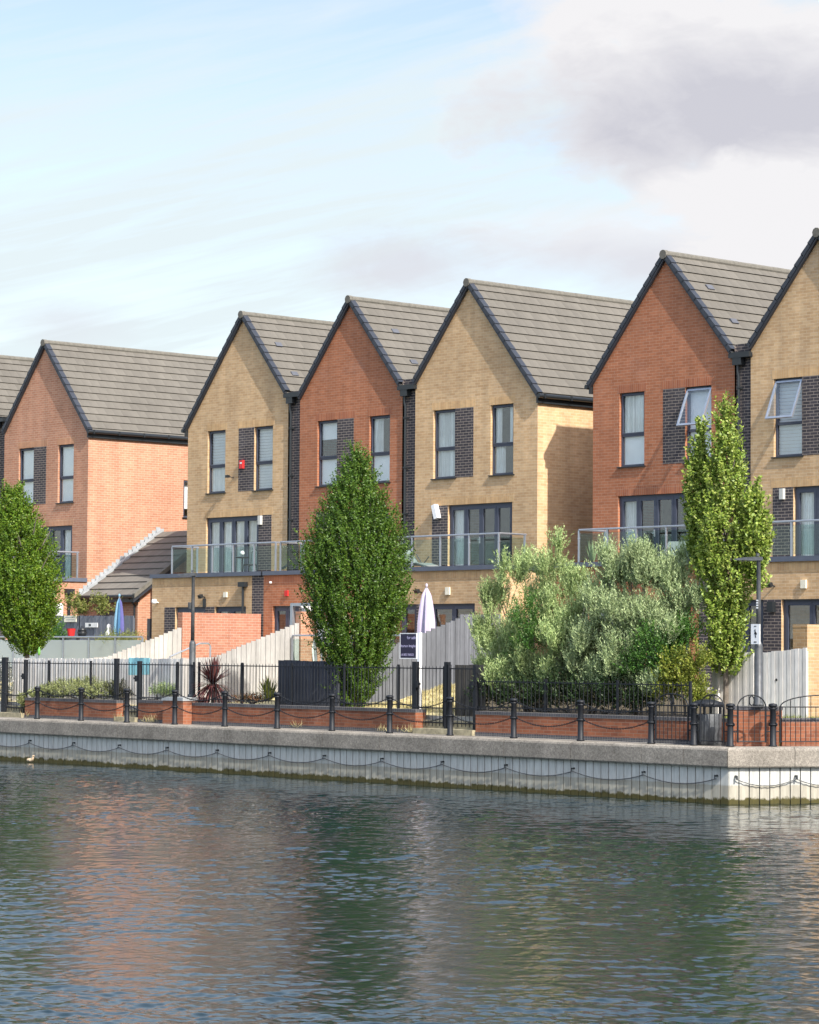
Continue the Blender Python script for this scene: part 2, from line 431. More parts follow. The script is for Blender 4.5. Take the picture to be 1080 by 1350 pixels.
def water():
    fx, fy = F0; rx, ry = R0
    nt_, ns_ = 1250, 720
    tt = 15.*np.exp(np.linspace(0, math.log(72./15.), nt_)); ss = np.linspace(-1, 1, ns_)
    T, S = np.meshgrid(tt, ss, indexing='ij'); Wd = T*.22+1.6; S = S*Wd
    X = CAM.x+fx*T+rx*S; Y = CAM.y+fy*T+ry*S
    rng = np.random.default_rng(5); Z = np.zeros_like(X)
    # wind ripples: short waves running roughly towards the viewer's left
    for i in range(130):
        lam = .09*(.85/.09)**(rng.random()**1.25); k = 2*math.pi/lam
        th = math.atan2(-.667, .745)+rng.normal(0, .75)
        amp = .0125*lam**.95*(.55+.9*rng.random())*.17*(1. if lam < .35 else .8)
        Z += amp*np.sin(k*(X*math.cos(th)+Y*math.sin(th))+rng.random()*6.283)
    gust = .95+.4*np.sin(.31*X+.2*Y+1.)*np.sin(.23*Y-.17*X+.6)+.25*np.sin(.9*X-.5*Y+.8*np.sin(.4*X+.7*Y))*np.sin(.55*X+.8*Y)
    cross = Z*gust
    edge = np.minimum(1, np.minimum((1-np.abs(np.linspace(-1,1,ns_)))*20, 1))[None,:]*np.minimum(1, np.minimum(np.arange(nt_), np.arange(nt_)[::-1])/20.)[:,None]
    Zf = ZW+cross*edge
    V = np.stack([X, Y, Zf], -1).reshape(-1, 3).astype(np.float32)
    idx = np.arange(nt_*ns_).reshape(nt_, ns_)
    q = np.stack([idx[:-1,:-1], idx[:-1,1:], idx[1:,1:], idx[1:,:-1]], -1).reshape(-1, 4)
    B = 400.
    outer = np.array([[CAM.x+fx*a+rx*b, CAM.y+fy*a+ry*b, ZW] for a, b in ((-B,-B),(-B,B),(B,B),(B,-B))], np.float32)
    n0 = len(V); V = np.concatenate([V, outer])
    c = [idx[0,0], idx[0,-1], idx[-1,-1], idx[-1,0]]
    ring = np.array([[n0+i, n0+(i+1)%4, c[(i+1)%4], c[i]] for i in range(4)])
    q = np.concatenate([q, ring])
    me = bpy.data.meshes.new('water'); me.vertices.add(len(V)); me.vertices.foreach_set('co', V.ravel())
    me.loops.add(q.size); me.loops.foreach_set('vertex_index', q.ravel().astype(np.int32))
    me.polygons.add(len(q)); me.polygons.foreach_set('loop_start', np.arange(0, q.size, 4, dtype=np.int32))
    me.polygons.foreach_set('loop_total', np.full(len(q), 4, np.int32))
    t = NT('dock_water')
    nb = t.noise(20., 4, .6, None, .4); nb2 = t.noise(30., 3, .6)
    px_, py_, _ = t.xyz()
    wx = t.math('SUBTRACT', px_, CAM.x); wy = t.math('SUBTRACT', py_, CAM.y)
    wf = t.math('ADD', t.math('MULTIPLY', wx, F0[0]), t.math('MULTIPLY', wy, F0[1]))
    ws = t.math('ABSOLUTE', t.math('ADD', t.math('MULTIPLY', wx, R0[0]), t.math('MULTIPLY', wy, R0[1])))
    # beyond the finely meshed stretch the same ripples come from a coarser height texture
    mk = t.math('MAXIMUM', t.ramp(t.math('SUBTRACT', ws, t.math('ADD', t.math('MULTIPLY', wf, .22), 1.6)), -.9, .1), t.ramp(wf, 15.8, 14.8))
    nb = t.math('ADD', nb, t.math('MULTIPLY', mk, t.math('MULTIPLY', t.noise(4.5, 3, .6, None, .5), 9.)))
    t.bump(t.math('ADD', nb, t.math('MULTIPLY', nb2, .25)),   .22, .007)
    t.base((.003, .014, .018), .015, 0., .5); t.b.inputs['IOR'].default_value = 1.33
    me.materials.append(t.m); me.update(calc_edges=True); me.shade_smooth()
    ob = bpy.data.objects.new('water', me); C.objects.link(ob); tag(ob, kind='structure')
water()

# ------------------------------------------------------------------ quay wall
def quay():
    t = NT('coping_concrete')
    a = t.noise(38., 4, .75); b = t.noise(1.4, 5, .6); z = t.xyz()[2]
    k = t.math('MULTIPLY', t.math('MULTIPLY', t.ramp(a, .32, .68, .6, 1.3), t.ramp(t.noise(17., 4, .7), .3, .7, .7, 1.25)), t.ramp(b, .3, .7, .72, 1.2))
    col = t.new('ShaderNodeVectorMath', operation='SCALE'); col.inputs[0].default_value = (.24,.218,.186); t.link(k, col.inputs['Scale'])
    t.bump(a, .35, .012); cope = t.base(col.outputs[0], .95, 0., .2)
    t = NT('quay_boards'); z = t.xyz()[2]; u, v = t.wall_uv()
    idx = t.math('FLOOR', t.math('DIVIDE', u, .2225))
    wn = t.new('ShaderNodeTexWhiteNoise', noise_dimensions='1D'); t.link(idx, wn.inputs['W'])
    fine = t.noise(9., 4, .65); drip = t.noise(1., 4, .6, t.comb(t.math('MULTIPLY', u, 14.), t.math('MULTIPLY', v, 2.)))
    zz = t.math('ADD', z, t.math('MULTIPLY', t.math('SUBTRACT', fine, .5), .05))
    c = t.mix(t.ramp(zz, -2.60, -2.565), (.35,.33,.27), (.47,.475,.445))
    zz2 = t.math('ADD', z, t.math('ADD', t.math('MULTIPLY', t.math('SUBTRACT', fine, .5), .16), t.math('MULTIPLY', t.math('SUBTRACT', wn.outputs[0], .5), .05)))
    c = t.mix(t.ramp(zz2, -2.84, -2.88), c, (.06, .052, .012))
    k = t.math('MULTIPLY', t.ramp(drip, .3, .7, .75, 1.12), t.ramp(wn.outputs[0], 0, 1, .93, 1.05))
    col = t.new('ShaderNodeVectorMath', operation='SCALE'); t.link(c, col.inputs[0]); t.link(k, col.inputs['Scale'])
    boards = t.base(col.outputs[0], .85)
    root = thing('quay_wall', (QC.x, QC.y, ZW), 'long quay wall with rough concrete coping above pale boards and a green waterline', 'quay wall')
    L = 2.05
    # rounded coping section: (outward, z)
    sec = [(-.55, ZQ-.40), (.0, ZQ-.405), (.012, ZQ-.38), (.015, ZQ-.07), (.0, ZQ-.03), (-.04, ZQ-.006), (-.55, ZQ)]
    def stone(P0, d, n, length, first=None):
        mb = MB(); k = len(sec); g = .006
        cut = (lambda o: 0.) if first is None else first
        ring = []
        for s in (g, length-g):
            for o, z in sec:
                p = P0 + d*(s + (cut(o) if s == g else 0.)) + n*o; mb.v.append((p.x, p.y, z))
        for i in range(k):
            j = (i+1) % k; mb.f.append((i, j, k+j, k+i))
        mb.f.append(tuple(range(k-1, -1, -1))); mb.f.append(tuple(range(k, 2*k)))
        return mb
    dirx = Vector((-1, 0, 0)); nx = Vector((0, -1, 0))
    # mitre at the corner
    half = math.acos(max(-1, min(1, nx.dot(QN))))/2; mit = math.tan(half)
    edges = [0., 1.18, 2.36] + [2.36+L*i for i in range(1, 26)]
    for i in range(len(edges)-1):
        P0 = QC + dirx*edges[i]
        stone(P0, dirx, nx, edges[i+1]-edges[i], (lambda o: -o*mit) if i == 0 else None).build('coping_stone', cope, root)
    es = [0., 1.45, 3.5, 5.55, 7.6, 9.65, 11.7, 40.]
    for i in range(len(es)-1):
        stone(QC + QD*es[i], QD, QN, es[i+1]-es[i], (lambda o: -o*mit) if i == 0 else None).build('coping_stone', cope, root)
    # boards set 9 cm back under the coping
    mb = MB(); bw = .2225; back = .09
    def boardrun(P0, d, n, count, start):
        for i in range(count):
            a = P0 + d*(start+i*bw+.011) - n*back; b = P0 + d*(start+(i+1)*bw-.011) - n*back
            a2 = a - n*.06; b2 = b - n*.06
            z0, z1 = -4., ZQ-.38
            for p, q in ((a, b), (a2, a), (b, b2)): mb.quad((p.x,p.y,z0), (q.x,q.y,z0), (q.x,q.y,z1), (p.x,p.y,z1))
    st = back*mit
    boardrun(QC, dirx, nx, 250, st); boardrun(QC, QD, QN, 120, st)
    mb.build('board_facing', boards, root)
    mb = MB()
    o = -back-.03
    a = QC+dirx*56+nx*o; b = QC+dirx*(-o*mit)+nx*o; c = QC+QD*40+QN*o
    for p, q in ((a, b), (b, c)): mb.quad((p.x,p.y,-4.), (q.x,q.y,-4.), (q.x,q.y,ZQ-.38), (p.x,p.y,ZQ-.38))
    mb.build('backing_wall', M['black'], root)
    # mooring chains hung in swags from hooks
    def swags(name, label, P0, d, n, hooks):
        r0 = P0+d*hooks[0]
        root = thing(name, (r0.x, r0.y, -2.42), label, 'chain')
        mb = MB(); zt = -2.42; off = -.04
        for s0, s1 in zip(hooks[:-1], hooks[1:]):
            pts = []
            for i in range(21):
                q = i/20; p = P0+d*(s0+(s1-s0)*q)+n*(off+.008*((i % 2)*2-1))
                pts.append((p.x, p.y, zt-.04-.135*(1-(2*q-1)**2) if True else 0))
            mb.tube(pts, .010, 6)
        mb.build('chain_links', M['lampgrey'], root)
        for s in hooks:
            p = P0+d*s
            b = MB(); b.tube([(p.x-n.x*.09, p.y-n.y*.09, zt+.02), (p.x+n.x*off*.2, p.y+n.y*off*.2, zt+.02), (p.x, p.y, zt-.05)], .022, 6)
            b.build('hook', M['gutter'], root)
    swags('mooring_chain', 'dark mooring chain hung in swags along the shaded boards of the quay wall', QC, dirx, nx,
          [.35]+[27.62-25.27+2.05*i for i in range(17)])
    swags('mooring_chain', 'rusty mooring chain hung in swags on the sunlit side of the quay corner', QC, QD, QN, [.2+1.3*i for i in range(9)])
quay()

# ------------------------------------------------------------------ houses
ZA, SL, DEP = 10.22, 1.18, 8.6         # ridge height, roof slope, house depth
YE = -1.3                              # front of the ground-floor extension
def rz(xa, x): return ZA - SL*abs(x-xa)

def front_cells(mb, xs, ops, y, zb, top, yr, back=None):
    """wall face at depth y over x range with rectangular openings; reveals run back to yr"""
    br = sorted(set(list(xs)+[o[0] for o in ops]+[o[1] for o in ops]))
    for a, b in zip(br[:-1], br[1:]):
        cut = sorted([(o[2], o[3]) for o in ops if o[0] <= a+1e-6 and o[1] >= b-1e-6])
        z = zb
        for c0, c1 in cut:
            if c0 > z+1e-6: mb.quad((a,y,z), (b,y,z), (b,y,c0), (a,y,c0))
            z = c1
        mb.quad((a,y,z), (b,y,z), (b,y,top(b)), (a,y,top(a)))
    for x0, x1, z0, z1 in ops:
        mb.quad((x0,y,z0), (x0,yr,z0), (x0,yr,z1), (x0,y,z1)); mb.quad((x1,yr,z0), (x1,y,z0), (x1,y,z1), (x1,yr,z1))
        mb.quad((x0,y,z1), (x0,yr,z1), (x1,yr,z1), (x1,y,z1)); mb.quad((x0,y,z0), (x1,y,z0), (x1,yr,z0), (x0,yr,z0))

def frame_mb(mb, x0, x1, z0, z1, y, wdt=.055, d=.06):
    mb.box(x0, x0+wdt, y, y+d, z0, z1); mb.box(x1-wdt, x1, y, y+d, z0, z1)
    mb.box(x0+wdt, x1-wdt, y, y+d, z0, z0+wdt); mb.box(x0+wdt, x1-wdt, y, y+d, z1-wdt, z1)

def pane(x0, x1, z0, z1, y, mat, parent, name='glass'):
    return MB().box(x0, x1, y, y+.012, z0, z1).build(name, mat, parent)

def blinds(kind, x0, x1, z0, z1, y, parent):
    if kind == 'sheet':
        MB().box(x0, x1, y, y+.01, z0, z1).build('blind', M['blind'], parent)
    elif kind == 'half':
        zc = z0+(z1-z0)*.52
        MB().box(x0, x1, y, y+.01, zc, z1).build('blind', M['blind'], parent)
    elif kind == 'slats':
        b = MB(); n = int((z1-z0)/.085)
        for i in range(n):
            z = z0+(i+.15)*(z1-z0)/n
            b.quad((x0,y+.03,z), (x1,y+.03,z), (x1,y,z+.078), (x0,y,z+.078))
        b.build('blind', M['blind'], parent)
    elif kind in ('curtain', 'left', 'both'):
        b = MB(); spans = {'curtain': [(x0, x1)], 'left': [(x0, x0+(x1-x0)*.45)], 'both': [(x0, x0+(x1-x0)*.3), (x1-(x1-x0)*.3, x1)]}[kind]
        for a, c in spans:
            n = max(6, int((c-a)/.03)); pts = [(a+(c-a)*i/n, y+.03*math.sin(i*1.7)+.012*math.sin(i*.6)) for i in range(n+1)]
            for p, q in zip(pts[:-1], pts[1:]): b.quad((p[0],p[1],z0), (q[0],q[1],z0), (q[0],q[1],z1), (p[0],p[1],z1))
        b.build('curtain', M['curtain'], parent)

def window(par, x0, x1, z0, z1, kind='sheet', opened=False, low='sheet'):
    y = .075; zm = z0+(z1-z0)*.425
    mb = MB(); frame_mb(mb, x0, x1, z0, z1, y); mb.box(x0+.055, x1-.055, y-.004, y+.064, zm-.035, zm+.035)
    w_ = mb.build('window', M['frame'], par)
    pane(x0+.055, x1-.055, z0+.055, zm-.035, y+.025, M['glass'], w_)
    if not opened:
        pane(x0+.055, x1-.055, zm+.035, z1-.055, y+.025, M['glass'], w_)
        b = MB(); frame_mb(b, x0+.04, x1-.04, zm+.03, z1-.04, y-.018, .035, .03); b.build('sash', M['frame'], w_)
        MB().box(x0+.25, x1-.25, y-.03, y-.019, z1-.075, z1-.045).build('vent', M['frame'], w_)
    else:
        h = z1-.06-(zm+.02); a = R_(23)
        T = Matrix.Translation((0, y-.02, z1-.06)) @ Matrix.Rotation(-a, 4, 'X') @ Matrix.Translation((0, 0, -h))
        b = MB()
        for q in ((x0+.02, x0+.07, 0, h), (x1-.07, x1-.02, 0, h), (x0+.07, x1-.07, 0, .05), (x0+.07, x1-.07, h-.05, h)):
            b.box(q[0], q[1], -.02, .025, q[2], q[3], T)
        s_ = b.build('sash', M['steel'], w_); s_['label'] = 'window sash pushed open outwards'
        b = MB().box(x0+.07, x1-.07, -.004, .006, .05, h-.05, T); b.build('glass', M['glass'], w_)
        MB().box(x0+.2, x1-.2, y-.02, y-.004, z1-.05, z1-.02).build('vent', M['frame'], w_)
    MB().box(x0-.05, x1+.05, -.055, y, z0-.028, z0).build('sill', M['gutter'], w_)
    blinds(low, x0+.04, x1-.04, z0+.04, zm, y+.075, w_)
    blinds(kind, x0+.04, x1-.04, zm, z1-.04, y+.08, w_)

def patio_door(par, x0, x1, z0, z1, y, leaves, curt, name='balcony_door'):
    mb = MB(); frame_mb(mb, x0, x1, z0, z1, y, .07, .07)
    d_ = mb.build(name, M['frame'], par)
    wl = (x1-x0-.14)/leaves
    for i in range(leaves):
        a = x0+.07+wl*i; b = a+wl
        lf = MB(); frame_mb(lf, a+.004, b-.004, z0+.07, z1-.07, y-.012, .075, .06)
        lf.build('door_leaf', M['frame'], d_)
        pane(a+.08, b-.08, z0+.145, z1-.145, y+.02, M['glass'], d_)
        if curt and i in curt:
            blinds('curtain', a+.02, b-.02, z0+.05, z1-.1, y+.10, d_)
    xm = x0+.07+wl*(leaves//2)
    MB().box(xm-.10, xm-.02, y-.06, y-.045, z0+.98, z0+1.0).box(xm-.05, xm-.03, y-.05, y-.012, z0+.9, z0+1.08).build('handle', M['steel'], d_)

def house(nm, label, xa, L, R, Lend, Rend, col, kind, xr, bal, wk, opened=-1, strip=None, vents=(), group='three-storey gabled houses in a row'):
    h = thing('terraced_house', ((L+R)/2, 0, -.76), label, 'house', group)
    mw, ms = M[col], M[col+'_s']
    W1, W2, DK, DO, DD = {1: ((-1.93,-1.05), (.36,1.24), (-.40,.36), (-1.97,.60), (.60,1.22)),
                          2: ((-1.66,-.77), (.65,1.54), (-.77,-.03), (-1.04,1.51), (-1.69,-1.04))}[kind]
    W1, W2, DK, DO, DD = [(a+xr, b+xr) for a, b in (W1, W2, DK, DO, DD)]
    zw0, zw1, zd0, zd1 = 4.85, 6.76, 2.12, 4.10
    ops = [(*W1, zw0, zw1), (*W2, zw0, zw1), (*DO, zd0, zd1)]
    off = .13
    top = lambda x: rz(xa, x)-off
    # walls
    mb = MB(); front_cells(mb, (L, xa, R), ops, 0., -1.25, top, .16)
    mb.quad((L,DEP,-1.25), (L,0,-1.25), (L,0,top(L)), (L,DEP,top(L)))
    sw = None
    if nm == 'A':                                   # a small window far back in the side wall
        sw = (3.86, 4.55, 4.48, 5.72); y0, y1, z0, z1 = sw
        for a, b, c, d in ((0,y0,-1.25,top(R)), (y0,y1,-1.25,z0), (y0,y1,z1,top(R)), (y1,DEP,-1.25,top(R))): mb.quad((R,a,c), (R,b,c), (R,b,d), (R,a,d))
        for p in (((R,y0,z0),(R-.1,y0,z0),(R-.1,y0,z1),(R,y0,z1)), ((R,y1,z0),(R-.1,y1,z0),(R-.1,y1,z1),(R,y1,z1)), ((R,y0,z1),(R-.1,y0,z1),(R-.1,y1,z1),(R,y1,z1)), ((R,y0,z0),(R-.1,y0,z0),(R-.1,y1,z0),(R,y1,z0))): mb.quad(*p)
    else: mb.quad((R,0,-1.25), (R,DEP,-1.25), (R,DEP,top(R)), (R,0,top(R)))
    mb.quad((R,DEP,-1.25), (L,DEP,-1.25), (L,DEP,top(L)), (xa,DEP,top(xa)), (R,DEP,top(R)))
    for zf in (4.55, 1.95): mb.quad((L+.01,.17,zf), (R-.01,.17,zf), (R-.01,DEP-.01,zf), (L+.01,DEP-.01,zf))
    mb.build('wall', mw, h)
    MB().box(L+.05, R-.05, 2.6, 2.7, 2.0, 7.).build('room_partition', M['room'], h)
    if sw:
        f_ = MB(); y0, y1, z0, z1 = sw
        for q in ((y0,y0+.06,z0,z1), (y1-.06,y1,z0,z1), (y0+.06,y1-.06,z0,z0+.06), (y0+.06,y1-.06,z1-.06,z1)): f_.box(R-.09, R-.03, q[0], q[1], q[2], q[3])
        w_ = f_.build('window', M['frame'], h)
        MB().box(R-.07, R-.058, y0+.06, y1-.06, z0+.06, z1-.06).build('glass', M['glass'], w_)
        MB().box(R-.2, R-.19, y0, y1, z0+.3, z1).build('blind', M['blind'], w_)
        MB().box(R-.05, R+.05, y0-.05, y1+.05, z0-.03, z0).build('sill', M['gutter'], w_)
    # dark brick panels beside the openings and soldier courses above, 3 mm proud
    for a, b, c, d in ((*DK, zw0+.0, zw1), (*DD, zd0, zd1)):
        MB().box(a+.002, b-.002, -.004, .05, c, d).build('dark_brick_panel', M['dark'], h)
    for a, b, c in ((min(W1[0], DK[0]) if kind == 2 else W1[0], max(W1[1], DK[1]) if kind == 2 else W1[1], zw1),
                    (W2[0] if kind == 2 else DK[0], W2[1], zw1), (min(DO[0], DD[0]), max(DO[1], DD[1]), zd1)):
        MB().box(a-.06, b+.06, -.004, .05, c+.002, c+.225).build('soldier_course', ms, h)
    window(h, *W1, zw0, zw1, wk[0], opened == 0, wk[1]); window(h, *W2, zw0, zw1, wk[2], opened == 1, wk[3])
    patio_door(h, *DO, zd0, zd1, .07, 4, wk[4])
    # roof: overlapping tile courses
    Lx = L-.10 if Lend else L+.0; Rx = R+.10 if Rend else R-.05
    y0, y1 = -.09, DEP+.1
    mb = MB(); gz = .25; tk = .030; nx_, nz_ = SL/math.hypot(SL,1), 1/math.hypot(SL,1)
    for s, wid in ((-1, xa-Lx), (1, Rx-xa)):
        k = 0
        while k*gz/SL < wid-.02:
            d0 = k*gz/SL; d1 = min((k+1)*gz/SL, wid)
            U = (xa+s*d0, ZA-SL*d0); B_ = (xa+s*d1, ZA-SL*d1); Lp = (B_[0]+s*nx_*tk, B_[1]+nz_*tk)
            mb.quad((U[0],y0,U[1]), (U[0],y1,U[1]), (Lp[0],y1,Lp[1]), (Lp[0],y0,Lp[1]))
            mb.quad((Lp[0],y0,Lp[1]), (Lp[0],y1,Lp[1]), (B_[0]-s*.02,y1,B_[1]+.02*SL-.004), (B_[0]-s*.02,y0,B_[1]+.02*SL-.004))
            mb.quad((U[0],y0,U[1]), (Lp[0],y0,Lp[1]), (B_[0],y0,B_[1]))
            k += 1
        mb.quad((xa,y0+.01,ZA-.05), (xa+s*wid,y0+.01,ZA-SL*wid-.05), (xa+s*wid,y1,ZA-SL*wid-.05), (xa,y1,ZA-.05))
    ro = mb.build('roof', M['roof'], h)
    mb = MB(); n = 19
    for i in range(n):
        a = y0-.03+(y1-y0)*i/n; b = y0-.03+(y1-y0)*(i+1)/n+.012
        rr = .098+.002*(i % 2)
        mb.tube([(xa, a, ZA-.02), (xa, b, ZA-.02)], rr, 10)
    mb.build('ridge_tiles', M['ridge'], ro)
    # bargeboards and clipped verge units
    mb = MB(); vb = MB()
    for s, xe in ((-1, Lx), (1, Rx)):
        wid = abs(xe-xa); P = lambda d, dn: (xa+s*d+s*nx_*dn, ZA-SL*d+nz_*dn)
        mb.prism([P(-.0 if s > 0 else .0, -.02), P(wid+.02, -.02), P(wid+.02, -.095), P(.06, -.105)], -.10, -.015)
        k = 0; gl = .325
        ln = wid*math.hypot(1, SL); st = .04
        while st+k*gl < ln-.05:
            a = (st+k*gl)/math.hypot(1, SL); b = min(st+(k+1)*gl+.02, ln)/math.hypot(1, SL)
            vb.prism([P(a, .0), P(b, .0), P(b, .06), P(a, .036)], -.125, .06)
            vb.prism([P(a, -.06), P(b, -.05), P(b, .0), P(a, .0)], -.125, -.101)
            k += 1
    MB.build(mb, 'bargeboard', M['trim'], h); vb.build('verge_units', M['trim'], ro)
    MB().tube([(xa, -.15, ZA-.03), (xa, -.02, ZA-.03)], .12, 10).build('ridge_end', M['ridge'], ro)
    for s, xe, end in ((-1, Lx, Lend), (1, Rx, Rend)):
        if not end: continue
        ze = ZA-SL*abs(xe-xa); g = MB()
        g.tube([(xe+s*.05, -.12, ze-.05), (xe+s*.05, y1, ze-.05)], .062, 10)
        for i in range(9):
            yy_ = .05+i*1.0; g.box(xe+s*.05-.066, xe+s*.05+.066, yy_, yy_+.06, ze-.12, ze+.005)
        g.box(min(xe-s*.08, xe-s*.02), max(xe-s*.08, xe-s*.02), -.08, y1, ze-.24, ze-.0)
        g.build('gutter', M['gutter'], h)
    for i, (vx, vy, vz) in enumerate(vents):
        T = Matrix.Translation((vx, vy, rz(xa, vx)+.03)) @ Matrix.Rotation(math.atan(SL), 4, 'Y')
        MB().box(-.08, .08, -.12, .12, -.02, .03, T).build('roof_vent', M['ventgrey'], ro)
    if strip:                                          # recessed dark brick strip, valley gutter and downpipe
        b = MB(); b.quad((R,.06,-1.), (strip,.06,-1.), (strip,.06,7.72), (R,.06,7.72))
        b.quad((R,0,-1.), (R,.06,-1.), (R,.06,7.7), (R,0,7.7)); b.quad((strip,.06,-1.), (strip,0,-1.), (strip,0,7.7), (strip,.06,7.7))
        b.build('dark_brick_strip', M['dark'], h)
        zv = ZA-SL*(R-.05-xa)
        b = MB().box(R-.10, strip+.06, -.13, -.0, zv-.2, zv-.09).box(R-.06, strip+.02, -.10, DEP, zv-.12, zv-.06)
        b.box(R+.02, R+.30, -.12, .05, zv-.38, zv-.2)
        g_ = b.build('valley_gutter', M['gutter'], h)
        xp = R+.14
        b = MB().tube([(xp, -.05, zv-.3), (xp, -.05, zv-.55), (xp+.02, -.035, zv-.7), (xp+.02, -.035, 2.75), (xp-.05, -.1, 2.55), (xp-.22, -.22, 2.45)], .036, 8)
        for z in (6.6, 5.2, 3.9, 3.0): b.box(xp-.03, xp+.07, -.08, .06, z, z+.045)
        b.build('downpipe', M['gutter'], h)
    # ground floor extension with its parapet
    xl, xrr = L, (strip if strip else R)
    if kind == 1: eo = [(xr-1.75, xr-.26, -.7, 1.35), (xr+.20, xr+1.68, -.7, 1.35)]; ed = [(xr-2.29, xr-1.75), (xr-.26, xr+.20)]
    else: eo = [(xr-2.05, xr-.86, -.7, 1.35), (xr-.31, xr+1.45, -.7, 1.35)]; ed = [(xr-.86, xr-.31)]
    eo = [(max(a, xl+.05), min(b, xrr-.1), c, d) for a, b, c, d in eo]
    e = MB(); front_cells(e, (xl, R if strip else xrr), eo, YE, -1.25, lambda x: 2.24, YE+.14)
    e.quad((xl,YE,-1.25), (xl,0,-1.25), (xl,0,2.24), (xl,YE,2.24)); e.quad((xrr,0,-1.25), (xrr,YE,-1.25), (xrr,YE,2.24), (xrr,0,2.24))
    e.build('extension_wall', mw, h)
    d = MB().quad((xl+.02,YE+.02,2.12), (xrr-.02,YE+.02,2.12), (xrr-.02,-.002,2.12), (xl+.02,-.002,2.12)); d.build('balcony_floor', M['paving'], h)
    if strip:
        MB().box(R, strip, YE-.001, YE+.05, -1.2, 2.24).build('extension_strip', M['dark'], h)
    for a, b in ed: MB().box(a+.002, b-.002, YE-.004, YE+.05, -.9, 1.35).build('dark_brick_panel', M['dark'], h)
    MB().box(xl+.05, R-.05, YE-.004, YE+.05, 1.98, 2.2).build('soldier_course', ms, h)
    for a, b, c, dd in eo: patio_door(h, a, b, c, dd, YE+.08, 2, (0,) if kind == 1 else (), 'patio_door')
    cap = MB().box(xl-.05, xrr+(.05 if not strip else 0), YE-.06, YE+.12, 2.24, 2.36)
    if Lend: cap.box(xl-.05, xl+.12, YE+.12, -.002, 2.24, 2.36)
    if not strip: cap.box(xrr-.12, xrr+.05, YE+.12, -.002, 2.24, 2.36)
    cap.build('parapet_cap', M['flash'], h)
    # glass balustrade
    if bal:
        b0, b1, retl, retr = bal; yb = YE+.05; zt = 3.19
        rl = MB(); rl.tube([(b0, yb, zt), (b1, yb, zt)], .026, 8)
        if retl: rl.tube([(b0, yb, zt), (b0, -.25, zt)], .026, 8)
        if retr: rl.tube([(b1, yb, zt), (b1, -.25, zt)], .026, 8)
        rail = rl.build('balustrade', M['steel'], h); rail['label'] = 'steel handrail of the glass balustrade'
        pts = [(b0+(b1-b0)*i/max(1, round((b1-b0)/1.1)), yb) for i in range(round((b1-b0)/1.1)+1)]
        if retl: pts += [(b0, -.3)]
        if retr: pts += [(b1, -.3)]
        for x, y in pts:
            MB().box(x-.022, x+.022, y-.022, y+.022, 2.34, zt-.02).box(x-.04, x+.04, y-.012, y+.012, 2.95, 2.99).build('post', M['steel'], rail)
        n = round((b1-b0)/1.1)
        for i in range(n):
            a = b0+(b1-b0)*i/n+.05; c = b0+(b1-b0)*(i+1)/n-.05
            MB().box(a, c, yb-.005, yb+.005, 2.40, 3.10).build('glass_pane', M['rail_glass'], rail)
        for ok, x in ((retl, b0), (retr, b1)):
            if ok: MB().box(x-.005, x+.005, yb+.05, -.35, 2.40, 3.10).build('glass_pane', M['rail_glass'], rail)
    return h

def wbox(h, name, x, y, z, wx, wz, d, mat, lab=None):
    o = MB().box(x-wx/2, x+wx/2, y-d, y, z-wz/2, z+wz/2)
    o = o.build(name, mat, h)
    if lab: o['label'] = lab
    return o

def lamp_on_wall(h, x, y, z, mat, name='flood_lamp'):
    b = MB().tube([(x, y, z), (x-.02, y-.10, z+.03)], .02, 6)
    T = Matrix.Translation((x-.03, y-.15, z+.03)) @ Matrix.Rotation(R_(25), 4, 'X')
    b.box(-.07, .07, -.05, .05, -.05, .05, T)
    return b.build(name, mat, h)

hZ = house('Z', 'house at the left edge of the photo showing only a slice of roof', -15.7, -18.3, -13.7, True, False, 'yellow', 2, -15.4, None, ('sheet','sheet','sheet','sheet',()), strip=-13.16)
hA = house('A', 'orange brick gabled house with a wide sunlit side wall behind the tree', -10.76, -13.16, -8.26, False, True, 'orange', 2, -10.62, (-12.9, -8.36, False, True), ('sheet','sheet','sheet','sheet',(3,)))
hB = house('B', 'yellow brick gabled house with a red alarm box between its top windows', -.20, -2.93, 1.96, True, False, 'yellow', 1, 0., (-2.0, 2.98, True, True), ('slats','curtain','slats','slats',(0,1,2,3)), strip=2.50,
           vents=((.63,.67,9.44), (1.43,.65,8.49)))
hC = house('C', 'red brick gabled house between two yellow ones, partly behind the pointed tree', 4.78, 2.50, 7.04, False, False, 'red', 2, 4.97, (3.2, 7.4, False, True), ('half','sheet','left','sheet',(0,3)), strip=7.58,
           vents=((5.6,.97,9.45), (6.41,.97,8.48)))
hD = house('D', 'yellow brick gabled house with a blank side wall half in shadow', 9.79, 7.58, 12.47, False, True, 'yellow', 2, 10., (7.75, 12.31, False, True), ('curtain','curtain','both','left',(0,)))
hE = house('E', 'red brick gabled house with a pushed-open window, behind the columnar tree', 17.12, 14.53, 19.42, True, False, 'red', 1, 17.41, (15.27, 19.3, True, False), ('curtain','sheet','sheet','sheet',(0,)), opened=1, strip=19.94,
           vents=((17.88,.79,9.59), (18.67,.82,8.64)))
hF = house('F', 'yellow brick house with an open shuttered window, cut by the right edge', 22.13, 19.94, 24.6, False, True, 'yellow', 2, 22.34, (20.2, 24.4, False, True), ('slats','slats','sheet','sheet',(0,1)), opened=0)

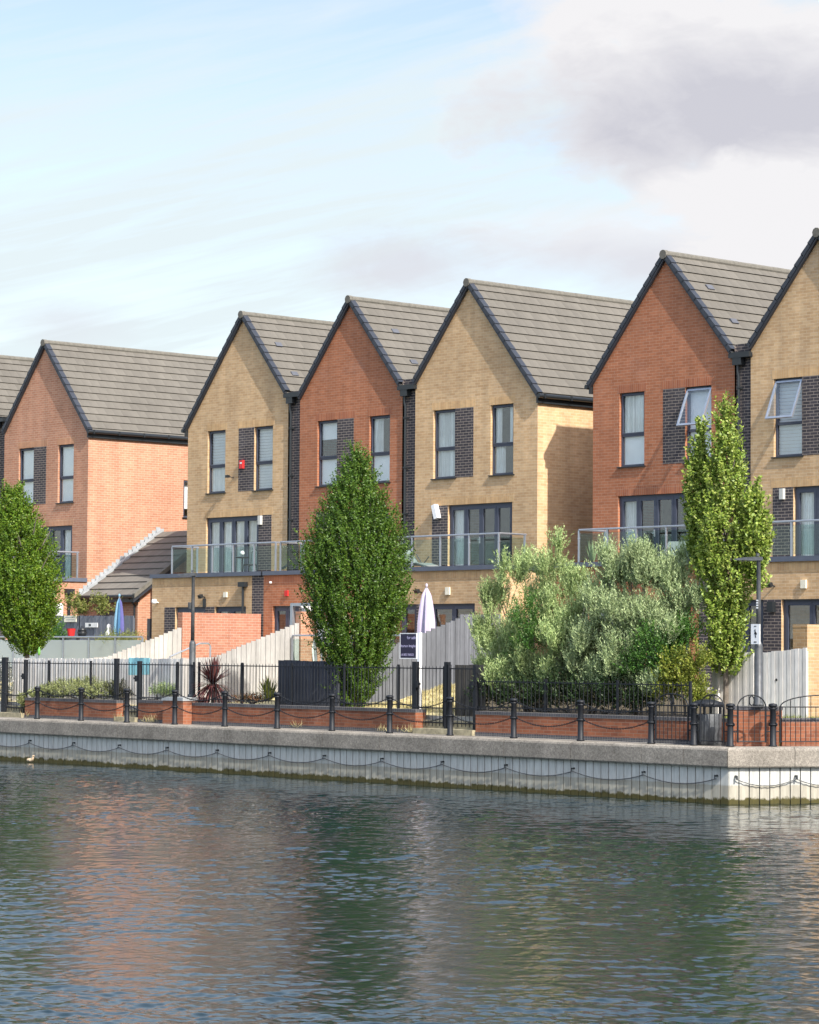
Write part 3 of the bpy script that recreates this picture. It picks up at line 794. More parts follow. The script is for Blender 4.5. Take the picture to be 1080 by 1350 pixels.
# small fittings on the walls
o = wbox(hB, 'alarm_box', -.19, -.006, 5.66, .17, .25, .07, M['redp'], 'red alarm box'); 
MB().box(-.24, -.14, -.079, -.077, 5.68, 5.72).build('badge', M['white'], o)
b = MB().tube([(-.62, 0, 5.28), (-.63, -.14, 5.30), (-.68, -.22, 5.36)], .014, 6).box(-.72, -.60, -.26, -.17, 5.27, 5.35); b.build('camera_bracket', M['gutter'], hB)
wbox(hB, 'wall_light', .73, -.006, 3.95, .12, .27, .09, M['offwhite'])
wbox(hF, 'wall_light', 20.99, -.006, 3.94, .12, .26, .09, M['offwhite'])
T = Matrix.Translation((8.56, -.10, 3.93)) @ Matrix.Rotation(R_(-18), 4, 'Y')
MB().box(-.07, .07, -.06, .09, -.2, .2, T).build('wall_light', M['white'], hD)
b = MB().tube([(-2.61, YE, 1.50), (-2.61, YE-.12, 1.52)], .02, 6); b.lathe([(.05,1.46),(.085,1.5),(.085,1.56),(.05,1.6)], -2.61, YE-.15, 10); b.build('security_camera', M['white'], hB)
lamp_on_wall(hB, -.28, YE, 1.63, M['gutter'])
MB().box(-.33, -.23, YE-.05, YE, 1.35, 1.6).build('sensor', M['gutter'], hB)
wbox(hB, 'vent_cover', .73, YE, 1.70, .15, .15, .05, M['cream'])
wbox(hC, 'alarm_box', 3.58, YE, 1.71, .13, .16, .05, M['redp'])
MB().lathe([(.03,2.0),(.045,2.03),(.03,2.06)], 2.85, YE-.03, 8).build('sensor', M['white'], hC)
b = MB().box(1.48, 1.76, YE-.16, YE, 1.92, 2.06).tube([(1.62, YE-.07, 1.95), (1.62, YE-.07, -.7)], .04, 8); b.build('rainwater_hopper', M['gutter'], hB)
wbox(hD, 'vent_cover', 10.41, YE, 1.69, .16, .2, .05, M['cream'])
lamp_on_wall(hD, 9.35, YE, 1.66, M['gutter'])
lamp_on_wall(hF, 21.82, YE, 1.66, M['gutter'])
wbox(hF, 'vent_cover', 22.73, YE, 1.70, .16, .2, .05, M['cream'])
MB().box(21.68, 21.86, YE-.12, YE-.005, 1.05, 1.3).build('wall_light', M['gutter'], hF)
b = MB().box(-8.26, -8.10, -.86, -.56, 1.84, 2.0).tube([(-8.2, -.71, 1.9), (-8.2, -.71, -.7)], .045, 8); b.build('rainwater_hopper', M['gutter'], hA)
wbox(hA, 'meter_box', -8.2, -.98, 1.28, .12, .5, .22, M['white'])

# ------------------------------------------------------------------ garage between the first two houses
def garage():
    g = thing('garage', (-6.7, 1.5, -.76), 'low brick garage with a sloping tiled roof between the orange and yellow houses', 'garage')
    xl, xr, y0, y1 = -8.255, -5.42, -.02, 3.2
    e = MB(); front_cells(e, (xl, xr), [(-7.6, -6.6, -.7, 1.3)], y0, -1.2, lambda x: 1.72, y0+.12)
    zt = lambda y: 1.72+.66*(y+.25)
    e.quad((xr,y0,-1.2), (xr,y1,-1.2), (xr,y1,zt(y1)), (xr,y0,zt(y0)))
    e.build('wall', M['orange'], g)
    MB().box(-7.55, -6.65, .04, .08, -.7, 1.28).build('door', M['trim'], g)
    MB().box(xr-.004, xr+.01, .35, 1.2, -.7, 1.05).build('side_door', M['trim'], g)
    th = math.atan2(3.96-1.74, 2.9+.25); m = MB(); n = 10; tk = .04
    ny, nz = -math.sin(th), math.cos(th)
    ya, za, yb, zb = -.30, 1.76, 2.9, 3.96
    for k in range(n):
        f0, f1 = k/n, (k+1)/n     # from eave up
        A = (ya+(yb-ya)*f0+ny*tk, za+(zb-za)*f0+nz*tk); B_ = (ya+(yb-ya)*f1, za+(zb-za)*f1); A0 = (ya+(yb-ya)*f0, za+(zb-za)*f0)
        m.quad((xl,A[0],A[1]), (xr+.16,A[0],A[1]), (xr+.16,B_[0],B_[1]), (xl,B_[0],B_[1]))
        m.quad((xl,A0[0],A0[1]-.01), (xr+.16,A0[0],A0[1]-.01), (xr+.16,A[0],A[1]), (xl,A[0],A[1]))
    m.quad((xl,ya,za-.05), (xl,yb,zb-.05), (xr+.16,yb,zb-.05), (xr+.16,ya,za-.05))
    ro = m.build('roof', M['roof2'], g)
    b = MB()
    def along(x0, x1, hgt, mat, name, steps=None):
        q = MB(); P = [(ya-.02, za), (yb+.05, zb+.03)]
        q.quad((x0,P[0][0],P[0][1]-.08), (x1,P[0][0],P[0][1]-.08), (x1,P[1][0],P[1][1]-.08), (x0,P[1][0],P[1][1]-.08))
        q.quad((x0,P[0][0],P[0][1]+hgt), (x1,P[0][0],P[0][1]+hgt), (x1,P[1][0],P[1][1]+hgt), (x0,P[1][0],P[1][1]+hgt))
        for x in (x0, x1): q.quad((x,P[0][0],P[0][1]-.08), (x,P[1][0],P[1][1]-.08), (x,P[1][0],P[1][1]+hgt), (x,P[0][0],P[0][1]+hgt))
        q.quad((x0,P[0][0],P[0][1]-.08), (x1,P[0][0],P[0][1]-.08), (x1,P[0][0],P[0][1]+hgt), (x0,P[0][0],P[0][1]+hgt))
        return q.build(name, mat, ro)
    along(xl+.003, xl+.16, .075, M['lead'], 'flashing'); along(xr+.12, xr+.24, .07, M['ridge'], 'verge_units')
    s = MB()                                            # stepped flashing up the wall
    for k in range(20):
        f0 = k/20; y = ya+(yb-ya)*f0; z = za+(zb-za)*f0
        s.box(-8.258, -8.248, y, y+.18, z, z+.26)
    s.build('stepped_flashing', M['lead'], g)
    MB().box(xr+.13, xr+.17, ya, yb, 0, 0).v
    q = MB(); P = [(ya-.03, za-.02), (yb, zb-.02)]
    for x in (xr+.17, xr+.20): q.quad((x,P[0][0],P[0][1]-.2), (x,P[1][0],P[1][1]-.2), (x,P[1][0],P[1][1]), (x,P[0][0],P[0][1]))
    q.quad((xr+.17,P[0][0],P[0][1]-.2), (xr+.20,P[0][0],P[0][1]-.2), (xr+.20,P[0][0],P[0][1]), (xr+.17,P[0][0],P[0][1]))
    q.build('bargeboard', M['trim'], g)
    MB().tube([(xl+.02, ya-.05, za-.02), (xr+.2, ya-.05, za-.02)], .06, 8).box(xl, xr+.1, ya+.04, y0, za-.2, za-.06).tube([(xr-.12, ya, za-.05), (xr-.12, y0-.04, za-.3), (xr-.12, y0-.04, -.7)], .035, 8).build('gutter', M['gutter'], g)
garage()

# ------------------------------------------------------------------ low brick walls along the quay walk
YW = -8.5
def low_wall(label, x0, x1, z1=-1.28, d=.33, pier=None):
    w_ = thing('brick_wall', ((x0+x1)/2, YW, ZQ), label, 'wall', 'low brick walls along the quay')
    MB().box(x0, x1, YW, YW+d, -1.75, z1-.075).build('brickwork', M['planter'], w_)
    MB().box(x0-.005, x1+.005, YW-.012, YW+d+.01, z1-.075, z1).build('coping', M['cope_brick'], w_)
    MB().box(x0-.008, x1+.008, YW-.012, YW+d, ZQ-.05, -1.75).build('plinth', M['cope_brick'], w_)
    if pier:
        a, b = pier
        MB().box(a, b, YW-.28, YW+.48, ZQ-.04, -1.24).build('pier', M['planter'], w_)
        MB().box(a-.02, b+.02, YW-.31, YW+.5, -1.24, -1.15).build('pier_cap', M['lead'], w_)
    return w_
low_wall('short brick planter wall below the rounded hedge', 1.03, 5.34)
low_wall('brick planter wall ending in the square pier under the left lamp post', 6.31, 7.74, -1.25, pier=(7.75, 8.62))
low_wall('long brick wall in front of the spiky red plant and the pointed tree', 8.64, 17.15)
low_wall('brick wall below the grey-leaved olive bushes', 19.18, 25.6)
def corner_wall():
    w_ = thing('brick_wall', (26.8, -8.3, ZQ), 'brick wall turning the quay corner below the right lamp post', 'wall', 'low brick walls along the quay')
    p = MB(); c = MB(); q = MB()
    def run(mb, pts, z0, z1, th):
        for (a, b) in zip(pts[:-1], pts[1:]):
            a = Vector((*a, 0)); b = Vector((*b, 0)); d = (b-a).normalized(); n = Vector((-d.y, d.x, 0))*th
            P = [a, b, b+n, a+n]
            k = len(mb.v); mb.v += [(v.x, v.y, z0) for v in P]+[(v.x, v.y, z1) for v in P]
            for f_ in ((0,3,2,1),(4,5,6,7),(0,1,5,4),(1,2,6,5),(2,3,7,6),(3,0,4,7)): mb.f.append(tuple(k+i for i in f_))
    pts = [(25.6, YW), (26.72, YW)]
    run(p, pts, -1.75, -1.355, .33); run(c, pts, -1.355, -1.28, .335); run(q, pts, ZQ-.05, -1.75, .32)
    a = (26.73, YW+.02); b = side(1.25, 1.05, 0)[:2]
    b = (27.62, -7.98)
    run(p, [a, b], ZQ-.04, -1.10, .5); run(c, [(a[0]-.01, a[1]-.015), (b[0]+.01, b[1]-.01)], -1.10, -1.02, .53)
    b2 = (b[0]+.489*5.6, b[1]+5.6)
    run(p, [(b[0]+.02, b[1]+.12), b2], ZQ-.04, -1.33, .33); run(c, [(b[0]+.02, b[1]+.12), b2], -1.33, -1.255, .335)
    p.build('brickwork', M['planter'], w_); c.build('coping', M['cope_brick'], w_); q.build('plinth', M['cope_brick'], w_)
corner_wall()

# ------------------------------------------------------------------ bollards and chains on the coping
BX0, BSP, YB = 2.746, 2.05, -9.25
def bollard_proto():
    b = thing('bollard', (BX0, YB, ZQ), None, 'bollard', 'black bollards along the quay edge')
    m = MB().lathe([(.085,ZQ),(.085,ZQ+.025),(.066,ZQ+.04),(.062,ZQ+.40),(.060,ZQ+.74),(.075,ZQ+.755),(.075,ZQ+.775),(.06,ZQ+.79),(.06,ZQ+.80)], BX0, YB, 18)
    m.build('post', M['black'], b, True)
    MB().lathe([(.058,ZQ+.80),(.088,ZQ+.805),(.092,ZQ+.835),(.078,ZQ+.86),(.03,ZQ+.872)], BX0, YB, 18).build('cap', M['black'], b, True)
    MB().lathe([(.070,ZQ+.425),(.086,ZQ+.43),(.086,ZQ+.455),(.070,ZQ+.46)], BX0, YB, 18).build('collar', M['black'], b, True)
    e = MB()
    for s in (-1, 1):
        e.tube([(BX0+s*(.085+.03*math.cos(a)), YB, ZQ+.445+.03*math.sin(a)) for a in np.linspace(0, 6.28, 9)[:-1]], .01, 6, True)
        e.tube([(BX0+s*(.08+.03*math.cos(a)), YB, ZQ+.785+.03*math.sin(a)) for a in np.linspace(0, 6.28, 9)[:-1]], .01, 6, True)
    e.build('chain_eyes', M['black'], b)
    return b
bp = bollard_proto()
BL = {0: 'black bollard before the left end of the hedge planter', 1: 'black bollard before the middle of the hedge planter', 2: 'black bollard before the iron gate with the blue boards',
      3: 'black bollard beside the brick pier of the left lamp post', 4: 'black bollard just right of the spiky red plant', 5: 'rust-stained bollard left of the charcoal fence panel',
      6: 'black bollard under the left side of the pointed tree', 7: 'black bollard left of the sale board post', 8: 'black bollard before the gate onto the yellow grass bank',
      9: 'black bollard under the left olive bush', 10: 'black bollard between the two olive bushes', 11: 'black bollard where the chains end and the hooped railings begin'}
for k in range(-1, 12):
    o = bp if k == 0 else copy_tree(bp, (BX0+BSP*k, YB, ZQ))
    o['label'] = BL.get(k, 'black bollard at the left edge of the photo, before the gate')
for (x, y), lb in (((26.48, YB), 'black bollard left of the litter bin'), ((27.36, -9.13), 'black bollard standing at the quay corner'), ((27.77, -8.3), 'black bollard before the right lamp post'), ((28.75, -6.3), 'black bollard past the right edge on the side quay')):
    o = copy_tree(bp, (x, y, ZQ)); o['label'] = lb
def chain(z, sag, lab, seed):
    c = thing('bollard_chain', (BX0, YB, z), None, 'chain', 'chains between the quay bollards')
    rr = random.Random(seed)
    m = MB(); n = 46
    for i in range(n):
        q0 = i/n; q1 = (i+1)/n; P = []
        for q in (q0, q1):
            P.append(Vector((BX0+.1+(BSP-.2)*q, YB, z-sag*(1-(2*q-1)**2))))
        d = (P[1]-P[0]); mid = (P[0]+P[1])/2; d.normalize(); side_ = Vector((0,1,0)) if i % 2 else d.cross(Vector((0,1,0)))
        m.tube([mid+d*(.03*math.cos(a))+side_*(.013*math.sin(a)) for a in np.linspace(0, 2*math.pi, 7)[:-1]], .0065, 4, True)
    m.build('chain_links', M['black'], c)
    return c
WHERE = ['before the gate at the left edge', 'before the hedge planter', 'across the right end of the hedge planter', 'across the iron gate with blue boards', 'before the lamp post pier',
         'below the spiky red plant', 'below the yellow-green strappy plant', 'below the charcoal fence panel', 'under the pointed tree', 'left of the gate to the grass bank', 'before the old brown timber gate', 'under the left olive bush', 'under the right olive bush']
WHERE = WHERE[:1] + WHERE[1:]
for z, sag, nm in ((ZQ+.785, .17, 'upper'), (ZQ+.44, .16, 'lower')):
    proto = chain(z, sag, nm, 1)
    for k in range(-1, 11):
        o = proto if k == 0 else copy_tree(proto, (BX0+BSP*k, YB, z))
        o['label'] = f'{nm} black chain sagging {WHERE[k+1]}'

# hooped railings round the corner
def hoop_rail(p0, p1, label):
    a = Vector((*p0, 0)); b = Vector((*p1, 0)); d = (b-a); L = d.length; d.normalize()
    r_ = thing('hooped_railing', (*p0, ZQ), label, 'railing', 'hooped railings round the quay corner')
    P = lambda s, z: (a.x+d.x*s, a.y+d.y*s, ZQ+z)
    s0, s1 = .16, L-.16
    m = MB()
    for s in (s0, s1): m.tube([P(s, .08), P(s, .82)], .020, 6)
    m.tube([P(s0, .10), P(s1, .10)], .012, 6); m.tube([P(s0, .80), P(s1, .80)], .014, 6)
    for s, e in ((s0, -1), (s1, 1)):
        for z in (.3, .62): m.tube([P(s, z), P(s+e*.09, z)], .012, 5)
    m.build('frame', M['black'], r_)
    n = max(4, round((s1-s0)/.115)); c_ = (s0+s1)/2; hw = (s1-s0)/2; R2 = .24
    m = MB()
    for i in range(1, n):
        s = s0+(s1-s0)*i/n; hz = .80+R2*math.sqrt(max(0, 1-((s-c_)/hw)**2))
        m.tube([P(s, .10), P(s, hz if i % 2 == 0 or n < 7 else .80)], .008, 5)
    m.build('bars', M['black'], r_)
    MB().tube([P(c_-hw*math.cos(t_), .80+R2*math.sin(t_)) for t_ in np.linspace(0, math.pi, 17)], .014, 6).build('hoop', M['black'], r_)
    MB().tube([P(c_+.055*math.cos(t_), .80+R2-.115+.095*math.sin(t_)) for t_ in np.linspace(0, 2*math.pi, 17)[:-1]], .014, 6, True).build('ring', M['black'], r_)
hoop_rail((25.261, YB), (26.48, YB), 'hooped black railing left of the litter bin')
hoop_rail((26.48, YB), (27.36, -9.13), 'hooped black railing in front of the litter bin')
hoop_rail((27.36, -9.13), (27.77, -8.3), 'narrow hooped black railing at the quay corner')
hoop_rail((27.77, -8.3), (28.75, -6.3), 'wide hooped black railing at the right edge')

# litter bin
b = thing('litter_bin', (26.5, -8.86, ZQ), 'dark round litter bin behind the hooped railing', 'bin')
MB().lathe([(.27,ZQ),(.29,ZQ+.03),(.30,ZQ+.62),(.29,ZQ+.64)], 26.5, -8.86, 20).build('body', M['lampgrey'], b, True)
MB().lathe([(.31,ZQ+.80),(.33,ZQ+.82),(.30,ZQ+.88),(.12,ZQ+.93),(.02,ZQ+.935)], 26.5, -8.86, 20).build('lid', M['black'], b, True)
m = MB()
for k in range(4):
    a = k*math.pi/2+.5; m.box(26.5+.27*math.cos(a)-.02, 26.5+.27*math.cos(a)+.02, -8.86+.27*math.sin(a)-.02, -8.86+.27*math.sin(a)+.02, ZQ+.63, ZQ+.81)
m.build('lid_supports', M['black'], b)

# ------------------------------------------------------------------ iron railings and gates behind the low walls
YR = -8.28
def railing(label, x0, x1, posts, zt=-.27, zb=-1.27, gap=.125, group='black iron railings behind the low walls'):
    r_ = thing('iron_railing', ((x0+x1)/2, YR, zb), label, 'railing', group)
    m = MB(); n = round((x1-x0)/gap)
    for i in range(1, n):
        x = x0+(x1-x0)*i/n
        m.tube([(x, YR, zb+.01), (x, YR, zt-.03), (x, YR, zt+.0)], [.0085, .0085, .003], 5)
    m.box(x0, x1, YR-.011, YR+.011, zt-.075, zt-.05); m.box(x0, x1, YR-.011, YR+.011, zb+.07, zb+.095)
    m.build('bars', M['black'], r_)
    for x in posts:
        MB().box(x-.025, x+.025, YR-.025, YR+.025, zb-.05, zt+.02).build('post', M['black'], r_)
    return r_
railing('iron railing at the left edge, left of the thick gate post', -5.6, -.42, (-5.6, -3.0))
railing('iron railing above the hedge planter before pale boards', .78, 4.96, (1.85, 3.83))
railing('iron railing beside the left lamp post', 6.1, 8.4, (7.7, 8.4, 8.62))
railing('iron railing behind the spiky red plant and below the pointed tree', 8.7, 16.85, (10.39, 12.35, 14.34, 16.3))
railing('iron railing under the olive bushes', 19.0, 25.5, (18.96, 21.2, 23.4, 25.5), -.55)
def gate(label, x0, x1, p0, p1, thick, latch, zb=-1.66, zt=-.27):
    g = thing('iron_gate', ((x0+x1)/2, YR, ZQ), label, 'gate', 'black iron garden gates')
    for x, t_ in ((p0, thick[0]), (p1, thick[1])):
        MB().box(x-t_/2, x+t_/2, YR-.05, YR+.05, ZQ-.03, zt+.03+(.06 if t_ > .11 else 0)).build('gate_post', M['black'], g)
    m = MB(); n = round((x1-x0)/.125)
    for i in range(n+1):
        x = x0+(x1-x0)*i/n; r0 = .016 if i in (0, n) else .008
        m.tube([(x, YR, zb), (x, YR, zt-.03), (x, YR, zt)], [r0, r0, .004], 5)
    for z in (zt-.075, zb+.07, (zb*.6+zt*.4)-.15): m.box(x0, x1, YR-.011, YR+.011, z, z+.026)
    m.build('gate_leaf', M['black'], g)
    if latch:
        s = latch; xx = x0 if s < 0 else x1
        MB().box(xx-.10, xx+.10, YR-.06, YR-.02, -.72, -.67).box(xx-.03, xx+.05, YR-.08, YR-.02, -.78, -.62).build('latch', M['black'], g)
gate('iron gate with a very thick post at the left edge', -.22, .66, -.32, .72, (.2, .075), 1)
gate('iron gate between the planters before the blue-topped boards', 5.1, 5.96, 5.02, 6.05, (.12, .1), 1)
gate('iron gate onto the dry yellow grass bank', 17.0, 17.86, 16.9, 17.99, (.14, .12), -1)
gate('iron gate backed by old brown boards', 18.08, 18.88, 18.05, 18.95, (.05, .09), 1)

# sleepers and steps in the gate openings
for x0, x1, lab in ((-.5, 1.0, 'old timber step below the gate at the left edge'), (5.36, 6.29, 'old timber step between the two planters'), (17.16, 19.17, 'wide old timber step below the gate to the grass bank')):
    s = MB().box(x0, x1, YW-.1, YW+.22, ZQ-.03, ZQ+.11)
    tag(s.build('timber_step', M['sleeper'], None, org=((x0+x1)/2, YW, ZQ)), lab, 'step', 'timber steps at the gates')
    s = MB().box(x0, x1, YW+.23, YW+.33, ZQ-.03, ZQ+.30)
    tag(s.build('timber_riser', M['sleeper'], None, org=((x0+x1)/2, YW+.3, ZQ)), lab.replace('step below', 'riser behind the step at').replace('step between', 'riser behind the step between'), 'riser', 'timber risers behind the gate steps')

# ------------------------------------------------------------------ timber fences, garden walls
def boards(mb, P0, P1, top0, top1, bot0, bot1, w_=.105, step=None, th=.022):
    """vertical boards between two ground points; tops follow the slope board by board"""
    a = Vector((*P0, 0)); b = Vector((*P1, 0)); d = b-a; L = d.length; d.normalize(); n = Vector((-d.y, d.x, 0))
    k = max(1, round(L/w_))
    for i in range(k):
        q = (i+.5)/k; zt = top0+(top1-top0)*q+random.uniform(-.008, .008); zb = bot0+(bot1-bot0)*q
        o = n*(.005 if i % 2 else 0.)
        A = a+d*(L*i/k+.006)+o; B_ = a+d*(L*(i+1)/k-.006)+o
        P = [A, B_, B_+n*th, A+n*th]; m = len(mb.v)
        mb.v += [(v.x, v.y, zb) for v in P]+[(v.x, v.y, zt) for v in P]
        for f_ in ((0,3,2,1),(4,5,6,7),(0,1,5,4),(1,2,6,5),(2,3,7,6),(3,0,4,7)): mb.f.append(tuple(m+j for j in f_))
    P = [a+n*.035, b+n*.035, b+n*.05, a+n*.05]; m = len(mb.v)      # arris boards nailed behind close the gaps
    mb.v += [(v.x, v.y, z) for v, z in zip(P, (bot0, bot1, bot1, bot0))]+[(v.x, v.y, z-.07) for v, z in zip(P, (top0, top1, top1, top0))]
    for f_ in ((0,3,2,1),(4,5,6,7),(0,1,5,4),(1,2,6,5),(2,3,7,6),(3,0,4,7)): mb.f.append(tuple(m+j for j in f_))
    return mb
def fence(label, runs, mat, posts=(), rails=True, group='timber garden fences'):
    p = runs[0][0]
    f_ = thing('timber_fence', (p[0], p[1], runs[0][4]), label, 'fence', group)
    for r_ in runs: boards(MB(), *r_, w_=.16 if r_[0][0] == r_[1][0] else .105).build('board_panel', mat, f_)
    for x, y, z0, z1 in posts: MB().box(x-.045, x+.045, y-.045, y+.045, z0, z1).build('post', mat, f_)
    return f_
fence('long pale board fence behind the hedge planter and iron gate', [((-.52,-7.9), (5.02,-7.9), -.2, -.19, -1.62, -1.6), ((5.98,-7.9), (7.28,-7.9), -.18, -.17, -1.6, -1.55)], M['fence'], ((-.4,-7.83,-1.6,-.24), (2.47,-7.83,-1.6,-.24), (4.9,-7.83,-1.6,-.24)))
g = thing('timber_gate', (5.5, -7.9, -1.6), 'pale board gate with a faded blue patch at its top', 'gate')
boards(MB(), (5.03,-7.905), (5.97,-7.905), -.62, -.60, -1.62, -1.6).build('board_leaf', M['fence'], g)
b = boards(MB(), (5.03,-7.905), (5.97,-7.905), -.16, -.15, -.62, -.60); o = b.build('blue_boards', M['blueboard'], g); o['label'] = 'boards painted pale blue'
fence('pale stepped board fence rising behind the long fence to the first garden wall', [((2.47,-7.85), (2.47,-6.75), -.22, -.14, -1.5, -1.5), ((2.47,-6.75), (2.47,-4.22), -.14, .72, -1.5, -1.2)], M['fence_s'])
fence('pale stepped board fence rising to the white folded canopy', [((7.3,-7.9), (7.3,-6.7), -.17, -.12, -1.5, -1.45), ((7.3,-6.7), (7.3,-3.9), -.10, .84, -1.45, -1.0)], M['fence_s'], ((7.36,-7.85,-1.5,-.15),))
fence('tall board fence in a grey toned for shade beside the yellow grass bank', [((12.5,-7.4), (12.5,-4.3), -.45, .46, -1.5, -1.1), ((12.5,-4.3), (12.5,-2.8), .46, .95, -1.15, -.75), ((12.5,-2.8), (12.5,-1.35), 1.02, 1.05, -.8, -.75)], M['fence_g'])
fence('charcoal painted fence panel left of the pointed tree', [((11.28,-7.85), (13.6,-7.85), -.18, -.2, -1.5, -1.5)], M['fence_d'])
fence('old brown board panel behind the right-hand iron gate', [((18.0,-8.05), (18.98,-8.05), -.24, -.24, -1.6, -1.6)], M['fence_o'])
fence('pale board fence left of the right lamp post', [((24.58,-6.6), (24.73,-6.6), .09, .09, -1.45, -1.45), ((24.84,-6.6), (25.78,-6.6), .07, .09, -1.45, -1.45)], M['fence'], ((24.785,-6.62,-1.45,.05),))
fence('pale board panel right of the right lamp post with a knot hole', [((25.83,-6.6), (27.23,-6.6), .06, .19, -1.45, -1.45)], M['fence'])
tag(MB().lathe([(.028,0),(.03,.002)], 0, 0, 10).build('knot_hole', M['gutter'], None), 'round dark hole in the pale board panel', 'hole')
o = bpy.data.objects['knot_hole']; o.rotation_euler = (R_(90), 0, 0); o.location = (26.41, -6.603, -.49)
fence('slate grey painted fence with two small signs below the garage', [((-8.2,-1.75), (-3.25,-1.75), 1.12, 1.10, -.8, -.8)], M['slate_f'], ((-8.1,-1.7,-.8,1.16), (-6.1,-1.7,-.8,1.12), (-4.2,-1.7,-.8,1.12)))
def garden_wall(label, x, y0, y1, z1, mat, th=.215):
    w_ = thing('garden_wall', (x, (y0+y1)/2, -1.2), label, 'wall', 'brick walls between the gardens')
    MB().box(x-th, x, y0, y1, -1.5, z1-.07).build('brickwork', mat, w_)
    MB().box(x-th-.004, x+.004, y0-.004, y1, z1-.07, z1).build('coping', mat, w_)
    return w_
garden_wall('tall orange brick garden wall between pale fences left of the pointed tree', 2.47, -4.2, -1.365, 1.12, M['salmon'])
garden_wall('orange brick garden wall behind the white folded canopy', 7.30, -3.85, -1.365, 1.12, M['orange'])
garden_wall('yellow brick garden wall at the right edge of the photo', 25.95, -5.05, -1.38, .70, M['buff'], .40)
mb = MB()                                           # raised bed behind the corner wall
mb.quad((25.6,-8.18,-1.36), (26.72,-8.18,-1.36), (27.55,-7.85,-1.37), (29.35,-4.2,-1.3), (25.6,-4.2,-1.3))
mb.quad((25.6,-4.2,-1.3), (29.35,-4.2,-1.3), (29.85,-3.25,-.765), (25.6,-3.25,-.765))
mb.quad((27.55,-7.85,-1.84), (29.35,-4.2,-1.84), (29.35,-4.2,-1.3), (27.55,-7.85,-1.37)); mb.quad((29.35,-4.2,-1.84), (29.85,-3.25,-1.84), (29.85,-3.25,-.765), (29.35,-4.2,-1.3))
tag(mb.build('lawn', plain('rough_lawn', (.11,.12,.05), 1., var=.5, nscale=9, bumpy=.6)), kind='structure')

# ------------------------------------------------------------------ foliage
def unit(v): return v/np.maximum(1e-9, np.linalg.norm(v, axis=-1, keepdims=True))
def leaf_quads(cen, d, l, w_, bias=None):
    """diamond leaves: cen (N,3) base point, d (N,3) direction, l,w (N,)"""
    N = len(cen)
    rnd = unit(RNG.normal(size=(N, 3))) if bias is None else unit(bias+RNG.normal(size=(N, 3))*.55)
    s = unit(np.cross(d, rnd)); nrm = np.cross(s, d)
    l = l[:, None]; w_ = w_[:, None]
    tip = cen+d*l; mid = cen+d*l*.45+nrm*l*.06
    return np.stack([cen, mid+s*w_*.5, tip, mid-s*w_*.5], 1)
def sprays(base, dirs, length, per, ll, lw, spread=.9, curve=.25, bias=None):
    """leafy shoots: each a short arc carrying leaves all round"""
    n = len(base); t_ = (np.arange(per)+RNG.random((n, per)))/per
    t_ = np.clip(t_, .08, 1)
    dirs = unit(dirs); up = np.array([0, 0, 1.])
    P = base[:, None, :]+dirs[:, None, :]*(length[:, None]*t_)[..., None]+up*(curve*length[:, None]*t_**2)[..., None]
    tang = unit(dirs[:, None, :]+up*(2*curve*t_)[..., None])
    out = unit(tang*(1-spread*.55)+spread*unit(RNG.normal(size=(n, per, 3))))
    P = P.reshape(-1, 3); out = out.reshape(-1, 3); N = len(P)
    return leaf_quads(P, out, ll*RNG.uniform(.65, 1.25, N), lw*RNG.uniform(.7, 1.25, N), None if bias is None else np.repeat(bias, per, 0))
def wobble(n, seed):
    r_ = np.random.default_rng(seed); k = r_.normal(size=(6, 3))*1.6; ph = r_.random(6)*6.28
    return lambda v: sum(np.sin(v@k[i]+ph[i]) for i in range(6))/6.
